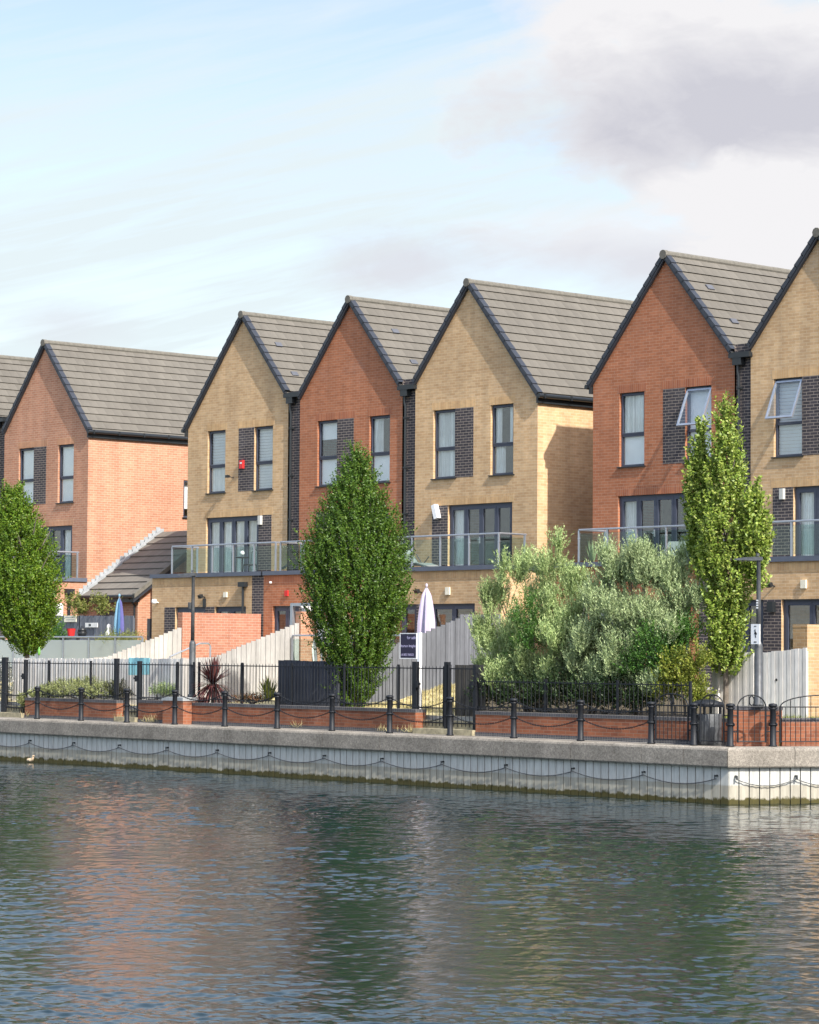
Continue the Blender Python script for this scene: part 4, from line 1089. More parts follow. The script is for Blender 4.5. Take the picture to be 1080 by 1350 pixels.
def profile_tree(name, label, loc, prof, nsh, per, ll, lw, mat, upw, lean=(0, 0), trunk=.07, group=None, rmin=.45, lump=.22, cat='tree', seed=1, extra=(), shoot=(.3,.55)):
    """crown from a height-radius profile (z, r); shoots rise from inside and break the outline"""
    x, y, z0 = loc
    t_ = thing(name, loc, label, cat, group)
    zs = np.array([p[0] for p in prof]); rs = np.array([p[1] for p in prof])
    # sample heights in proportion to radius
    zz = np.linspace(zs[0], zs[-1], 400); pr = np.interp(zz, zs, rs)+.05; cdf = np.cumsum(pr); cdf /= cdf[-1]
    h = np.interp(RNG.random(nsh), cdf, zz); a = RNG.random(nsh)*2*math.pi
    R0_ = np.interp(h, zs, rs)
    dvec = np.stack([np.cos(a), np.sin(a), h*.9], 1); wb = wobble(6, seed)
    R0_ = R0_*(1+.5*lump*wb(np.stack([np.cos(a)*5, np.sin(a)*5, h*5.], 1)))*np.where(RNG.random(nsh) < .10, 1.14, 1.)
    R0_ = R0_*(1+lump*wb(np.stack([np.cos(a)*2, np.sin(a)*2, h*2.2], 1)))
    fr = np.sqrt(RNG.uniform(rmin**2, 1., nsh))
    cx = x+lean[0]*(h-zs[0]); cy = y+lean[1]*(h-zs[0])
    Ln = RNG.uniform(shoot[0], shoot[1], nsh)
    rr = np.maximum(0, R0_*fr-Ln*.35)
    base = np.stack([cx+np.cos(a)*rr, cy+np.sin(a)*rr, h-Ln*.45], 1)
    dirs = np.stack([np.cos(a)*(1-upw), np.sin(a)*(1-upw), np.full(nsh, upw)], 1)+RNG.normal(size=(nsh, 3))*.22
    V = sprays(base, dirs, Ln, per, ll, lw, bias=np.stack([np.cos(a)*.75, np.sin(a)*.75, np.full(nsh, .55)], 1))
    fast_mesh('crown', V, 4, mat, t_)
    top = zs[-1]; m = MB()
    m.tube([(x, y, z0), (x+.02, y, z0+(zs[0]-z0)*.6), (x+lean[0], y, zs[0]+.3), (x+lean[0]*(top-zs[0])*.6, y+.02, zs[0]+(top-zs[0])*.6), (x+lean[0]*(top-zs[0]), y, top-.3)], [trunk, trunk*.9, trunk*.8, trunk*.45, .012], 8)
    for i in range(14):
        q = .05+.8*i/14; zb = zs[0]+(top-zs[0])*q*.8; an = i*2.4; rr_ = float(np.interp(zb+.6, zs, rs))*.85
        m.tube([(x+lean[0]*(zb-zs[0]), y, zb), (x+math.cos(an)*rr_*.45, y+math.sin(an)*rr_*.45, zb+.35), (x+math.cos(an)*rr_*.85, y+math.sin(an)*rr_*.85, zb+.9)], [trunk*.35, trunk*.25, .008], 5)
    m.build('trunk', M['bark'], t_)
    return t_
def lobe_bush(name, label, loc, lobes, nsh, per, ll, lw, mat, upw=.55, group=None, cat='bush', shoot=(.22,.42), stems=5, spread=.7, rmin=.55, part='foliage', sub=0):
    t_ = thing(name, loc, label, cat, group)
    if sub:
        L2 = []
        for l_ in lobes:
            for j in range(sub):
                v = unit(RNG.normal(size=3)); k = RNG.uniform(.45, .95); r2 = RNG.uniform(.32, .5)*l_[3]
                L2.append((l_[0]+v[0]*l_[3]*k, l_[1]+v[1]*l_[3]*k, l_[2]+v[2]*l_[4]*k, r2, r2*1.25))
        lobes = L2+[(l_[0], l_[1], l_[2], l_[3]*.92, l_[4]*.92) for l_ in lobes]
    lob = np.array(lobes); vol = lob[:, 3]*lob[:, 4]; pk = RNG.choice(len(lob), nsh, p=vol/vol.sum())
    d = unit(RNG.normal(size=(nsh, 3))); fr = np.cbrt(RNG.uniform(rmin**3, 1, nsh))
    c = lob[pk]; rad = np.stack([c[:, 3], c[:, 3], c[:, 4]], 1)
    Ln = RNG.uniform(shoot[0], shoot[1], nsh)
    base = c[:, :3]+d*rad*fr[:, None]-d*(Ln*.5)[:, None]
    dirs = d*(1-upw)+np.array([0, 0, upw])+RNG.normal(size=(nsh, 3))*.22
    V = sprays(base, dirs, Ln, per, ll, lw, spread)
    fast_mesh(part, V, 4, mat, t_)
    if stems:
        m = MB(); rs = random.Random(len(lobes))
        for i in range(stems):
            l_ = lobes[i % len(lobes)]; ox = loc[0]+rs.uniform(-.25, .25)
            m.tube([(ox, loc[1]+rs.uniform(-.12, .12), loc[2]-.05), ((ox+l_[0])/2+rs.uniform(-.1,.1), (loc[1]+l_[1])/2, (loc[2]+l_[2])/2), (l_[0], l_[1], l_[2]+l_[4]*.3)], [.03, .022, .008], 6)
        m.build('stems', M['bark'], t_)
    return t_

LM = {}
LM['hornbeam'] = leafmat('hornbeam_leaf', [(0.030,0.079,0.009), (0.049,0.114,0.013), (0.076,0.153,0.015), (0.139,0.206,0.023)], .28)
LM['pale'] = leafmat('pale_hornbeam_leaf', [(0.079,0.150,0.017), (0.141,0.237,0.028), (0.263,0.344,0.050), (0.475,0.514,0.142)], .28)
LM['bright'] = leafmat('bright_hornbeam_leaf', [(0.040,0.101,0.008), (0.071,0.156,0.011), (0.118,0.210,0.013), (0.209,0.264,0.023)], .3)  # brighter, yellower green of the left tree's own leaves
LM['olive'] = leafmat('olive_leaf', [(0.153,0.213,0.092), (0.243,0.319,0.147), (0.345,0.437,0.208), (0.528,0.617,0.325)], .15, .5)
LM['olive2'] = leafmat('greener_olive_leaf', [(0.142,0.220,0.071), (0.237,0.330,0.118), (0.355,0.461,0.182), (0.544,0.616,0.290)], .15, .5)
LM['shrub'] = leafmat('green_shrub_leaf', [(0.026,0.078,0.014), (0.046,0.130,0.022), (0.078,0.182,0.030), (0.117,0.234,0.036)], .25)
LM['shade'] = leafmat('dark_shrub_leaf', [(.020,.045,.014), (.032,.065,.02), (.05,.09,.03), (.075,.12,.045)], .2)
LM['lime'] = leafmat('yellow_green_leaf', [(0.078,0.117,0.014), (0.143,0.195,0.024), (0.234,0.273,0.036), (0.338,0.325,0.072)], .25)
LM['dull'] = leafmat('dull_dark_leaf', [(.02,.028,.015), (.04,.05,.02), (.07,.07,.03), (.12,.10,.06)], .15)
LM['box'] = leafmat('box_hedge_leaf', [(0.105,0.134,0.040), (0.194,0.231,0.079), (0.299,0.329,0.132), (0.419,0.433,0.198)], .2)
LM['cordy'] = leafmat('cordyline_leaf', [(.035,.012,.012), (.07,.02,.022), (.13,.04,.04), (.20,.09,.075)], .15, .4)
LM['strap'] = leafmat('strappy_leaf', [(.09,.13,.02), (.16,.20,.035), (.26,.28,.06), (.38,.36,.12)], .25)
LM['climb'] = leafmat('climber_leaf', [(.07,.11,.02), (.14,.18,.04), (.22,.24,.06), (.30,.28,.10)], .3)
LM['straw'] = leafmat('dry_grass', [(.36,.30,.14), (.47,.40,.21), (.55,.48,.28), (.2,.24,.06)], .2, .7)

profile_tree('pointed_tree', 'dense green pointed hornbeam tree before the red house', (13.55, -7.25, -1.4),
             [(-1.15,.42), (-.5,.66), (.3,.99), (1.2,1.27), (2.1,1.38), (2.9,1.22), (3.6,.86), (4.2,.52), (4.7,.28), (5.0,.08)], 3900, 28, .062, .036, LM['hornbeam'], .62, seed=3, lump=.20, group='trees in the gardens')
profile_tree('leafy_tree', 'round-headed leafy tree with bare trunk at the left edge', (-.85, -7.15, -1.5),
             [(.06,.30), (.4,.62), (1.0,.92), (1.8,1.10), (2.7,1.0), (3.4,.78), (4.0,.5), (4.5,.22), (4.72,.06)], 2900, 28, .066, .039, LM['bright'], .5, lean=(-.2, 0), trunk=.085, seed=8, lump=.2, group='trees in the gardens')
t_ = profile_tree('columnar_tree', 'tall pale green columnar tree with two tips beside the right lamp post', (25.2, -6.85, -1.4),
             [(-.25,.38), (.3,.47), (1.2,.56), (2.1,.70), (2.9,.70), (3.5,.52), (4.2,.42), (4.8,.27), (5.2,.13), (5.36,.05)], 1150, 27, .074, .046, LM['pale'], .72, trunk=.07, seed=5, lump=.32, group='trees in the gardens', shoot=(.28,.5))
def leader(t_, x, y, prof, nsh, per, ll, lw, mat, seed):
    zs = np.array([p[0] for p in prof]); rs = np.array([p[1] for p in prof])
    zz = np.linspace(zs[0], zs[-1], 200); cdf = np.cumsum(np.interp(zz, zs, rs)+.03); cdf /= cdf[-1]
    h = np.interp(RNG.random(nsh), cdf, zz); a = RNG.random(nsh)*6.283; R_0 = np.interp(h, zs, rs)*np.sqrt(RNG.uniform(.2, 1, nsh))
    Ln = RNG.uniform(.25, .45, nsh); rr = np.maximum(0, R_0-Ln*.3)
    base = np.stack([x+np.cos(a)*rr, y+np.sin(a)*rr, h-Ln*.4], 1); dirs = np.stack([np.cos(a)*.3, np.sin(a)*.3, np.full(nsh, .8)], 1)+RNG.normal(size=(nsh, 3))*.2
    fast_mesh('side_leader', sprays(base, dirs, Ln, per, ll*.92, lw*.92, bias=np.stack([np.cos(a)*.75, np.sin(a)*.75, np.full(nsh, .55)], 1)), 4, mat, t_)
leader(t_, 24.42, -6.8, [(1.8,.2), (2.6,.36), (3.4,.36), (4.0,.28), (4.6,.15), (5.0,.05)], 380, 24, .095, .058, LM['pale'], 2)
leader(t_, 26.0, -6.8, [(1.5,.2), (2.1,.34), (2.7,.30), (3.3,.14), (3.6,.04)], 260, 24, .095, .058, LM['pale'], 3)

YO = -7.35
def at_lobes(L): return [(x, YO+dy, z, rx, rz_) for x, dy, z, rx, rz_ in L]
lobe_bush('olive_bush', 'grey-leaved olive bush left of the pair, with a pale branching gap', (19.9, YO, -1.4),
          at_lobes([(18.55,.1,1.15,.55,.55), (18.3,-.1,.45,.5,.4), (19.2,.15,1.75,.5,.45), (20.15,.25,1.85,.62,.6), (20.75,.3,1.3,.5,.5), (21.0,-.2,.2,.55,.6), (18.6,-.2,-.6,.5,.45), (20.9,-.25,-.6,.6,.5), (18.9,-.2,-.05,.65,.5), (19.6,-.25,.35,.65,.5), (20.5,-.1,.6,.6,.55), (19.3,-.1,-.5,.8,.4), (20.4,-.15,-.35,.7,.45), (21.15,.1,.85,.4,.5), (21.0,-.2,.25,.55,.6), (18.5,-.2,-.7,.5,.4), (20.9,-.25,-.6,.6,.5), (19.9,-.2,-.75,.7,.4), (19.75,.2,1.25,.45,.35)]), 4600, 26, .07, .018, LM['olive2'], .76, group='olive bushes behind the railings', shoot=(.24,.46), sub=5, rmin=.3, spread=.55)
lobe_bush('olive_bush', 'silvery olive bush right of the pair, touching the columnar tree', (23.2, YO, -1.4),
          at_lobes([(22.9,.1,1.75,.85,.6), (23.7,.1,1.65,.75,.6), (22.1,-.1,1.15,.65,.55), (24.3,.15,1.15,.6,.6), (22.9,-.4,.85,.75,.6), (23.7,-.3,.75,.7,.6), (22.0,-.3,.25,.7,.5), (23.0,-.4,.05,.75,.55), (24.2,-.1,.35,.6,.5), (22.6,-.2,-.45,.8,.4), (23.6,-.2,-.5,.7,.35), (21.7,-.2,-.3,.6,.5), (22.3,-.25,-.85,.7,.35), (24.1,-.2,-.75,.6,.35), (23.2,-.1,1.85,.55,.4), (22.5,.1,1.6,.4,.4)]), 5200, 26, .07, .018, LM['olive'], .76, group='olive bushes behind the railings', shoot=(.24,.46), sub=5, rmin=.3, spread=.55)
lobe_bush('green_shrub', 'bright green shrub growing through the left olive bush', (20.1, -7.5, -1.4), [(20.1,-7.75,.85,.5,.45), (20.3,-7.75,.3,.45,.4), (19.8,-7.7,.15,.4,.35)], 300, 20, .05, .022, LM['shrub'], .5, stems=3)
lobe_bush('green_shrub', 'fresh green shrub at the foot of the right olive bush', (24.1, -7.6, -1.4), [(24.05,-7.85,.15,.5,.5), (23.6,-7.85,-.25,.45,.45), (24.35,-7.75,-.2,.4,.5), (24.6,-7.5,.4,.35,.4)], 480, 20, .055, .028, LM['shrub'], .5, stems=3)
lobe_bush('yellow_shrub', 'yellow-green shrub in front of the pale fence by the hooped railing', (24.75, -7.7, -1.4), [(24.75,-7.85,-.35,.42,.4), (25.0,-7.8,-.65,.35,.35), (24.5,-7.85,-.75,.35,.4), (25.3,-7.8,-.9,.3,.3), (25.15,-7.7,-.2,.3,.3)], 430, 20, .055, .034, LM['lime'], .45, stems=3)
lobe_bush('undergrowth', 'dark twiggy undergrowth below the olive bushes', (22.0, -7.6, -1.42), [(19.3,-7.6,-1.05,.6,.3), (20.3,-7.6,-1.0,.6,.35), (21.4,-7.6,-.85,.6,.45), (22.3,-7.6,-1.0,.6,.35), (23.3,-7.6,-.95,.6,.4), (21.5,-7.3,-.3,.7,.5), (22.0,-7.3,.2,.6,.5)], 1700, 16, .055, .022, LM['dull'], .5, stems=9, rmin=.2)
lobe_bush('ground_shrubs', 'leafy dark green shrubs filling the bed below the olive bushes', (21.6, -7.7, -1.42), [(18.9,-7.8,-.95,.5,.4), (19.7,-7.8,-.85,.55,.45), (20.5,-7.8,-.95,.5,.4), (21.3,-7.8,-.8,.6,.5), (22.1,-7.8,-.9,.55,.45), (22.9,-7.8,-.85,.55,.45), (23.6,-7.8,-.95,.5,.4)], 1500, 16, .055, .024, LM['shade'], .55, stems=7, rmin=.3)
lobe_bush('hedge', 'low rounded pale green hedge on the left brick planter', (3.1, -7.95, -1.35), [(1.7,-8.0,-1.12,.55,.22), (2.5,-8.0,-1.02,.65,.27), (3.4,-8.0,-1.0,.7,.28), (4.2,-8.0,-1.06,.62,.26), (1.25,-8.2,-1.2,.3,.16)], 1500, 14, .035, .022, LM['box'], .45, cat='hedge', shoot=(.08,.16), stems=4, rmin=.6)
lobe_bush('dark_hedge', 'darker hedge clump at the right end of the left planter', (4.9, -7.95, -1.35), [(4.75,-7.95,-1.0,.45,.25), (4.95,-8.0,-1.15,.35,.2)], 330, 14, .035, .022, LM['dull'], .45, cat='hedge', shoot=(.08,.16), stems=2, rmin=.5)
lobe_bush('small_bush', 'small bush beside the gate at the left edge, below the planter corner', (.72, -8.38, -1.7), [(.75,-8.4,-1.4,.16,.22)], 90, 14, .04, .025, LM['box'], .5, shoot=(.08,.15), stems=2)
lobe_bush('herb_clump', 'low grey-green herbs on the wall left of the lamp post', (6.75, -8.1, -1.3), [(6.6,-8.12,-1.1,.28,.16), (6.95,-8.1,-1.08,.25,.2), (7.3,-8.1,-1.1,.16,.13)], 210, 12, .05, .012, LM['olive2'], .8, shoot=(.12,.26), stems=2)
lobe_bush('flowering_plant', 'bush with small white flowers beside the thick gate post', (-.75, -7.9, -1.5), [(-.85,-7.95,-.75,.3,.35), (-.6,-7.95,-1.1,.25,.25)], 120, 12, .05, .03, leafmat('white_flower', [(.6,.6,.58), (.7,.7,.7), (.1,.13,.06), (.06,.09,.04)], .2), .4, stems=3)
lobe_bush('climbing_plant', 'yellow-green climber on the slate grey fence by the garage', (-5.8, -1.55, -.75), [(-6.5,-1.6,1.4,.24,.3), (-6.2,-1.6,1.2,.22,.3), (-5.3,-1.6,1.45,.26,.25), (-5.1,-1.6,1.2,.2,.3), (-4.3,-1.65,1.25,.18,.15), (-6.9,-1.6,1.45,.16,.2)], 190, 12, .07, .045, LM['climb'], .5, stems=6, rmin=.3)
lobe_bush('patio_shrub', 'yellow feathery shrub behind the frosted glass by the blue parasol', (-1.6, -3.7, -.75), [(-1.5,-3.6,.2,.5,.3), (-.7,-3.6,.15,.45,.3), (-2.0,-3.6,.1,.4,.25)], 330, 14, .06, .02, LM['climb'], .6, stems=3)
lobe_bush('potted_shrub', 'small green shrub left of the red pot on the patio', (-4.7, -3.6, -.75), [(-4.65,-3.6,.48,.3,.28), (-4.5,-3.6,.2,.3,.25)], 150, 14, .06, .035, LM['shrub'], .5, stems=3)
lobe_bush('dried_flowers', 'low rusty flowers on the wall top between the spiky plant and the strappy plant', (10.6, -8.08, -1.32), [(10.3,-8.1,-1.2,.35,.12), (10.85,-8.1,-1.18,.3,.13)], 130, 10, .04, .03, leafmat('rusty_flower', [(.10,.05,.03), (.25,.07,.03), (.12,.12,.05), (.06,.06,.03)], .2), .5, stems=2, shoot=(.06,.14), cat='plant')

def spiky(name, label, loc, n, ln, wd, mat, zc, tilt=(0., 1.35), stem=0., cat='plant'):
    t_ = thing(name, loc, label, cat)
    A = RNG.random(n)*6.283; E = RNG.uniform(tilt[0], tilt[1], n); Ln = ln*RNG.uniform(.75, 1.1, n); out = []
    for a, e, l in zip(A, E, Ln):
        h = np.array([math.cos(a), math.sin(a), 0]); P = []
        sag = .35*max(0., e-.5)
        for q in (0, .33, .67, 1.):
            P.append(np.array([loc[0], loc[1], zc])+h*(l*q*math.sin(e))+np.array([0, 0, l*q*math.cos(e)-sag*l*q*q]))
        sd_ = np.array([-h[1], h[0], 0.]); W_ = (wd*.6, wd, wd*.8, wd*.06)
        for i in range(3): out.append([P[i]-sd_*W_[i]/2, P[i]+sd_*W_[i]/2, P[i+1]+sd_*W_[i+1]/2, P[i+1]-sd_*W_[i+1]/2])
    fast_mesh('leaves', np.array(out), 4, mat, t_)
    if stem: MB().tube([(loc[0], loc[1], loc[2]-.1), (loc[0], loc[1], zc+.05)], [stem, stem*.8], 8).build('stem', M['bark'], t_)
spiky('spiky_plant', 'dark red spiky cordyline with drooping lower leaves', (8.85, -8.0, -1.35), 230, .74, .042, LM['cordy'], -.80, (.15, 2.3), .07)
spiky('strappy_plant', 'yellow-green strappy plant left of the charcoal panel', (11.05, -7.95, -1.3), 90, .62, .045, LM['strap'], -1.2, (0., 1.1))
spiky('patio_grass', 'small upright grassy plant on the balcony of the red house', (15.55, -1.05, 2.15), 26, .75, .03, LM['olive'], 2.2, (0., .35))
o = bpy.data.objects['patio_grass']; o['category'] = 'plant'

def grass_tufts(name, label, pts, n, h, mat):
    N = n*len(pts); c = np.repeat(np.array(pts), n, 0)+np.concatenate([RNG.normal(0, .06, (N, 2)), np.zeros((N, 1))], 1)
    d = unit(RNG.normal(size=(N, 3))*.35+np.array([0, 0, 1.])); fast = leaf_quads(c, d, h*RNG.uniform(.5, 1.2, N), np.full(N, .010))
    o = fast_mesh(name, fast, 4, mat); tag(o, label, 'grass', kind='stuff')
pts = []
for i in range(260):
    y = random.uniform(-8., -3.4); x = random.uniform(12.6, min(18.2, 9.6-1.1*y-.4))
    z = np.interp(y, [-8.31, -5.2, -3.3], [-1.42, -1.24, -.78]); pts.append((x, y, z))
grass_tufts('bank_grass', 'dry yellow grass on the garden bank', pts, 26, .09, LM['straw'])
pts = [(random.choice([1.2, 5.6, 7.0, 12.9, 16.1, 16.35, 16.9, 6.9])+random.uniform(-.25,.25), -8.56, ZQ) for i in range(26)]
grass_tufts('weeds', 'dry weeds at the foot of the quay walls', pts, 9, .22, LM['straw'])
pts = [(25.9+random.random()*2.4, -8.0+random.random()*1.3+max(0,0), -1.36) for i in range(150)]
pts = [p for p in pts if p[1] > -8.05+(p[0]-26.7)*.75]
grass_tufts('corner_grass', 'green grass behind the corner brick wall', pts, 22, .16, LM['lime'])

# ------------------------------------------------------------------ lamp posts
def lamp(x, y, zb, label, arm, sign):
    l_ = thing('lamp_post', (x, y, zb), label, 'lamp post', 'grey lamp posts on the quay')
    MB().lathe([(.11,zb),(.11,zb+.06),(.085,zb+.08),(.085,.20),(.075,.25),(.05,.30)], x, y, 16).build('base', M['lampgrey'], l_, True)
    MB().lathe([(.05,.28),(.046,1.2),(.042,1.95),(.05,1.96),(.05,1.99),(.03,2.0)], x, y, 14).build('column', M['lampgrey'], l_, True)
    d = Vector(arm).normalized(); n = Vector((-d.y, d.x, 0)); m = MB()
    def ring(s, hw, z0, z1): return [(x+d.x*s+n.x*k, y+d.y*s+n.y*k, z) for k, z in ((-hw,z0), (hw,z0), (hw*.8,z1), (-hw*.8,z1))]
    secs = [ring(-.08,.04,1.965,2.035), ring(.05,.07,1.96,2.04), ring(.25,.10,1.965,2.03), ring(.45,.09,1.97,2.012), ring(.52,.05,1.975,2.0)]
    for s in secs: m.v += s
    for i in range(len(secs)-1):
        for k in range(4): m.f.append((i*4+k, i*4+(k+1)%4, (i+1)*4+(k+1)%4, (i+1)*4+k))
    m.f.append((3,2,1,0)); e = (len(secs)-1)*4; m.f.append((e, e+1, e+2, e+3))
    hd = m.build('lamp_head', M['lampgrey'], l_)
    MB().box(-.0,.0,0,0,0,0)
    P = [(x+d.x*s+n.x*k, y+d.y*s+n.y*k, 1.948) for s, k in ((.12,-.08), (.42,-.08), (.42,.08), (.12,.08))]
    MB().quad(*P).build('diffuser', M['cream'], hd)
    MB().tube([(x+d.x*.02, y+d.y*.02, 2.05), (x+d.x*.02, y+d.y*.02, 2.11)], .035, 8).build('sensor', M['lampgrey'], hd)
    return l_
lA = lamp(8.22, -8.2, -1.15, 'grey lamp post on the brick pier left of the spiky plant', (-1., -.25, 0), False)
MB().box(8.14, 8.20, -8.30, -8.24, 1.12, 1.28).build('junction_box', M['lampgrey'], lA)
lB = lamp(27.3, -8.2, -1.02, 'grey lamp post with a white notice at the quay corner', (-1., -.35, 0), True)
ps = MB().box(27.18, 27.42, -8.30, -8.285, .25, .66).build('notice_plate', M['white'], lB)
m = MB(); b_ = M['black']
m.box(27.27, 27.33, -8.304, -8.301, .61, .625).box(27.265, 27.335, -8.304, -8.301, .285, .305)
m.prism([(27.275,.54), (27.30,.56), (27.31,.50), (27.345,.47), (27.335,.44), (27.31,.455), (27.325,.38), (27.30,.385), (27.29,.45), (27.27,.46), (27.285,.49)], -8.304, -8.301)
m.build('notice_symbol', b_, ps)
m = MB()
for z in (.98, 1.03, 1.08, 1.13): m.box(27.275, 27.325, -8.249, -8.243, z, z+.028)
m.build('number_sticker', M['white'], lB)

# ------------------------------------------------------------------ sale board on its post
s_ = thing('sale_board', (16.9, -8.18, -1.7), 'dark navy sale board with pale lettering on a white post', 'sign')
MB().box(16.865, 16.955, -8.21, -8.14, -1.7, .50).build('post', M['white'], s_)
bd = MB().box(16.29, 16.86, -8.225, -8.21, -.10, .47).build('panel', M['board'], s_)
e = MB(); frame_mb(e, 16.275, 16.863, -.115, .485, -8.228, .018, .02); e.build('panel_edge', M['white'], bd)
def lettering(txt, x, z, size, align='RIGHT'):
    cu = bpy.data.curves.new('lettering', 'FONT'); cu.body = txt; cu.size = size; cu.align_x = align; cu.extrude = .001
    cu.materials.append(M['text']); o = bpy.data.objects.new('lettering', cu); C.objects.link(o)
    o.rotation_euler = (R_(90), 0, 0); o.location = Vector((x-.13, -8.2275, z))-ORG[s_]
    bpy.context.view_layer.update(); me = bpy.data.meshes.new_from_object(o.evaluated_get(bpy.context.evaluated_depsgraph_get()))
    q = bpy.data.objects.new('lettering', me); C.objects.link(q); q.parent = bd; q.location = o.location; q.rotation_euler = o.rotation_euler
    bpy.data.objects.remove(o)
lettering('for sale', 16.97, .345, .105); lettering('horton knights', 16.985, .155, .092); lettering('01302 760322', 16.90, -.045, .075)

# ------------------------------------------------------------------ patio glass, parasols and garden things
def patio_rail(label, x0, x1, y, zt, z0, mat, step=1.35):
    r_ = thing('glass_railing', (x0, y, z0-.4), label, 'railing', 'glass railings on the patios')
    MB().tube([(x0, y, zt), (x1, y, zt)], .026, 8).build('handrail', M['steel'], r_)
    n = round((x1-x0)/step)
    for i in range(n+1):
        x = x0+(x1-x0)*i/n
        MB().box(x-.025, x+.025, y-.02, y+.02, z0-.3, zt-.02).box(x-.045, x+.045, y-.012, y+.012, zt-.2, zt-.16).build('post', M['steel'], r_)
        if i < n: MB().box(x+.05, x+(x1-x0)/n-.05, y-.006, y+.006, z0, zt-.09).build('glass_pane', mat, r_)
    MB().box(x0, x1, y+.03, y+.2, -1.3, z0-.04).build('kerb', M['paving'], r_)
patio_rail('frosted glass patio railing behind the long pale fence', -9.05, .3, -4., .43, -.5, M['frost'], 1.335)
patio_rail('clear glass patio railing behind the charcoal panel', 7.38, 12.3, -4.2, .47, -.4, M['rail_glass'], 1.2)

def parasol(name, label, x, y, zb, zt, r0, mats, zp):
    p_ = thing(name, (x, y, zp), label, 'parasol')
    MB().tube([(x, y, zp), (x, y, zt+.06)], .022, 8).build('pole', M['steel'], p_)
    MB().lathe([(.25,zp),(.25,zp+.06),(.05,zp+.09),(.04,zp+.2)], x, y, 16).build('foot', M['lampgrey'], p_)
    MB().lathe([(.03,zt+.04),(.035,zt+.08),(.01,zt+.12)], x, y, 8).build('finial', mats[0], p_)
    k = 24; hs = np.linspace(0, 1, 9)
    for gi, mt in enumerate(mats):
        m = MB()
        for side_i in range(k):
            if side_i*len(mats)//k != gi: continue
            prev = None
            for h in hs:
                z = zt-(zt-zb)*h; env = r0*(.10+.90*h**.5)*(1.-.16*max(0, h-.6)/.4)
                row = []
                for j in (side_i, side_i+1):
                    a = 2*math.pi*j/k-2.2; fold = .72+.28*math.cos(4*2*math.pi*j/k+h*.6)
                    row.append((x+env*fold*math.cos(a), y+env*fold*math.sin(a), z))
                if prev: m.quad(prev[0], prev[1], row[1], row[0])
                prev = row
        m.build('canopy', mt, p_, True)
parasol('parasol', 'folded lilac parasol above the shade-toned grey fence', 11.42, -3., .25, 1.72, .30, [M['lilac']], -.75)
parasol('parasol', 'folded blue striped parasol in front of the slate grey fence', -1.84, -3.3, .42, 1.6, .19, [M['paleblue'], M['blue'], M['navy'], M['paleblue'], M['blue'], M['paleblue']], -.75)
# folded garden canopy: a steel frame with white cloth hanging in folds
g = thing('garden_canopy', (6.9, -3.4, -.75), 'white folded cloth canopy on a steel frame above the pale fence', 'canopy')
for x, y in ((6.52,-3.5), (8.1,-3.5), (6.52,-2.4), (8.1,-2.4)): MB().box(x-.05, x+.05, y-.05, y+.05, -.75, 1.34).build('post', M['steel'], g)
MB().box(6.47, 8.15, -3.54, -3.46, 1.28, 1.36).box(6.47, 8.15, -2.44, -2.36, 1.28, 1.36).box(6.47, 6.57, -3.46, -2.44, 1.28, 1.36).box(8.05, 8.15, -3.46, -2.44, 1.28, 1.36).build('top_frame', M['steel'], g)
for x0, dx_, zb_ in ((6.75, .30, -.1), (6.95, .25, -.3), (7.25, .35, .2)):
    m = MB(); n = 8
    for i in range(n):
        q0, q1 = i/n, (i+1)/n
        f_ = lambda q, z: (x0+.22*q+(dx_ if z < 1 else 0), -3.4+.06*math.sin(q*14), z)
        m.quad(f_(q0, zb_), f_(q1, zb_), f_(q1, 1.28), f_(q0, 1.28))
    m.build('cloth', M['canvas'], g)
# signs, pot, statue and handrail
def plate(name, lab, x, y, z, wx, wz, mat, bars):
    o = MB().box(x-wx/2, x+wx/2, y-.02, y, z-wz/2, z+wz/2).build(name, mat, None, org=(x, y, z)); tag(o, lab, 'sign')
    ORG[o] = Vector((x, y, z)); m = MB()
    for bx0, bx1, bz, bh in bars: m.box(x+bx0, x+bx1, y-.024, y-.0205, z+bz-bh/2, z+bz+bh/2)
    m.build('faded_lines', M['lampgrey'] if name == 'house_sign' else M['lead'], o)
plate('garden_sign', 'cream plaque on the slate grey fence, the larger of two', -6.55, -1.78, 1.02, .66, .20, M['cream'], [(-.26,.26,.04,.018), (-.22,.24,-.03,.018)])
plate('house_sign', 'small white plaque with a dark mark, lower on the slate grey fence', -5.4, -1.78, .82, .66, .14, M['canvas'], [(-.14,-.02,0,.07)])
o = MB().lathe([(.08,0),(.10,.04),(.13,.24),(.14,.26)], 0, 0, 14).build('red_pot', M['redp'], None); o.location = (-3.95, -3.55, .43); tag(o, 'bright red pot on the patio table behind frosted glass', 'pot')
g = thing('patio_table', (-3.75, -3.45, -.75), 'dark patio table under the red pot', 'table')
MB().box(-4.25, -3.2, -3.8, -3.1, .39, .43).build('table_top', M['lampgrey'], g)
for x, y in ((-4.2,-3.75), (-3.25,-3.75), (-4.2,-3.15), (-3.25,-3.15)): MB().box(x-.02, x+.02, y-.02, y+.02, -.75, .39).build('leg', M['lampgrey'], g)
g = thing('barbecue', (-3.35, -3.3, .43), 'dark rounded pot with lid right of the red pot', 'pot')
MB().lathe([(.06,.43),(.12,.47),(.15,.58),(.13,.60)], -3.45, -3.5, 14).build('bowl', M['gutter'], g, True)
MB().lathe([(.14,.60),(.12,.68),(.05,.73),(.015,.77)], -3.45, -3.5, 14).build('lid', M['gutter'], g, True)
o = MB().lathe([(.10,0),(.11,.06),(.06,.10),(.07,.2),(.12,.32),(.10,.42),(.05,.47),(.075,.55),(.06,.62),(.01,.66)], 0, 0, 14).build('statue', M['canvas'], None, True); o.location = (-2.35, -3.3, .17); tag(o, 'small white garden figure left of the blue parasol', 'statue')
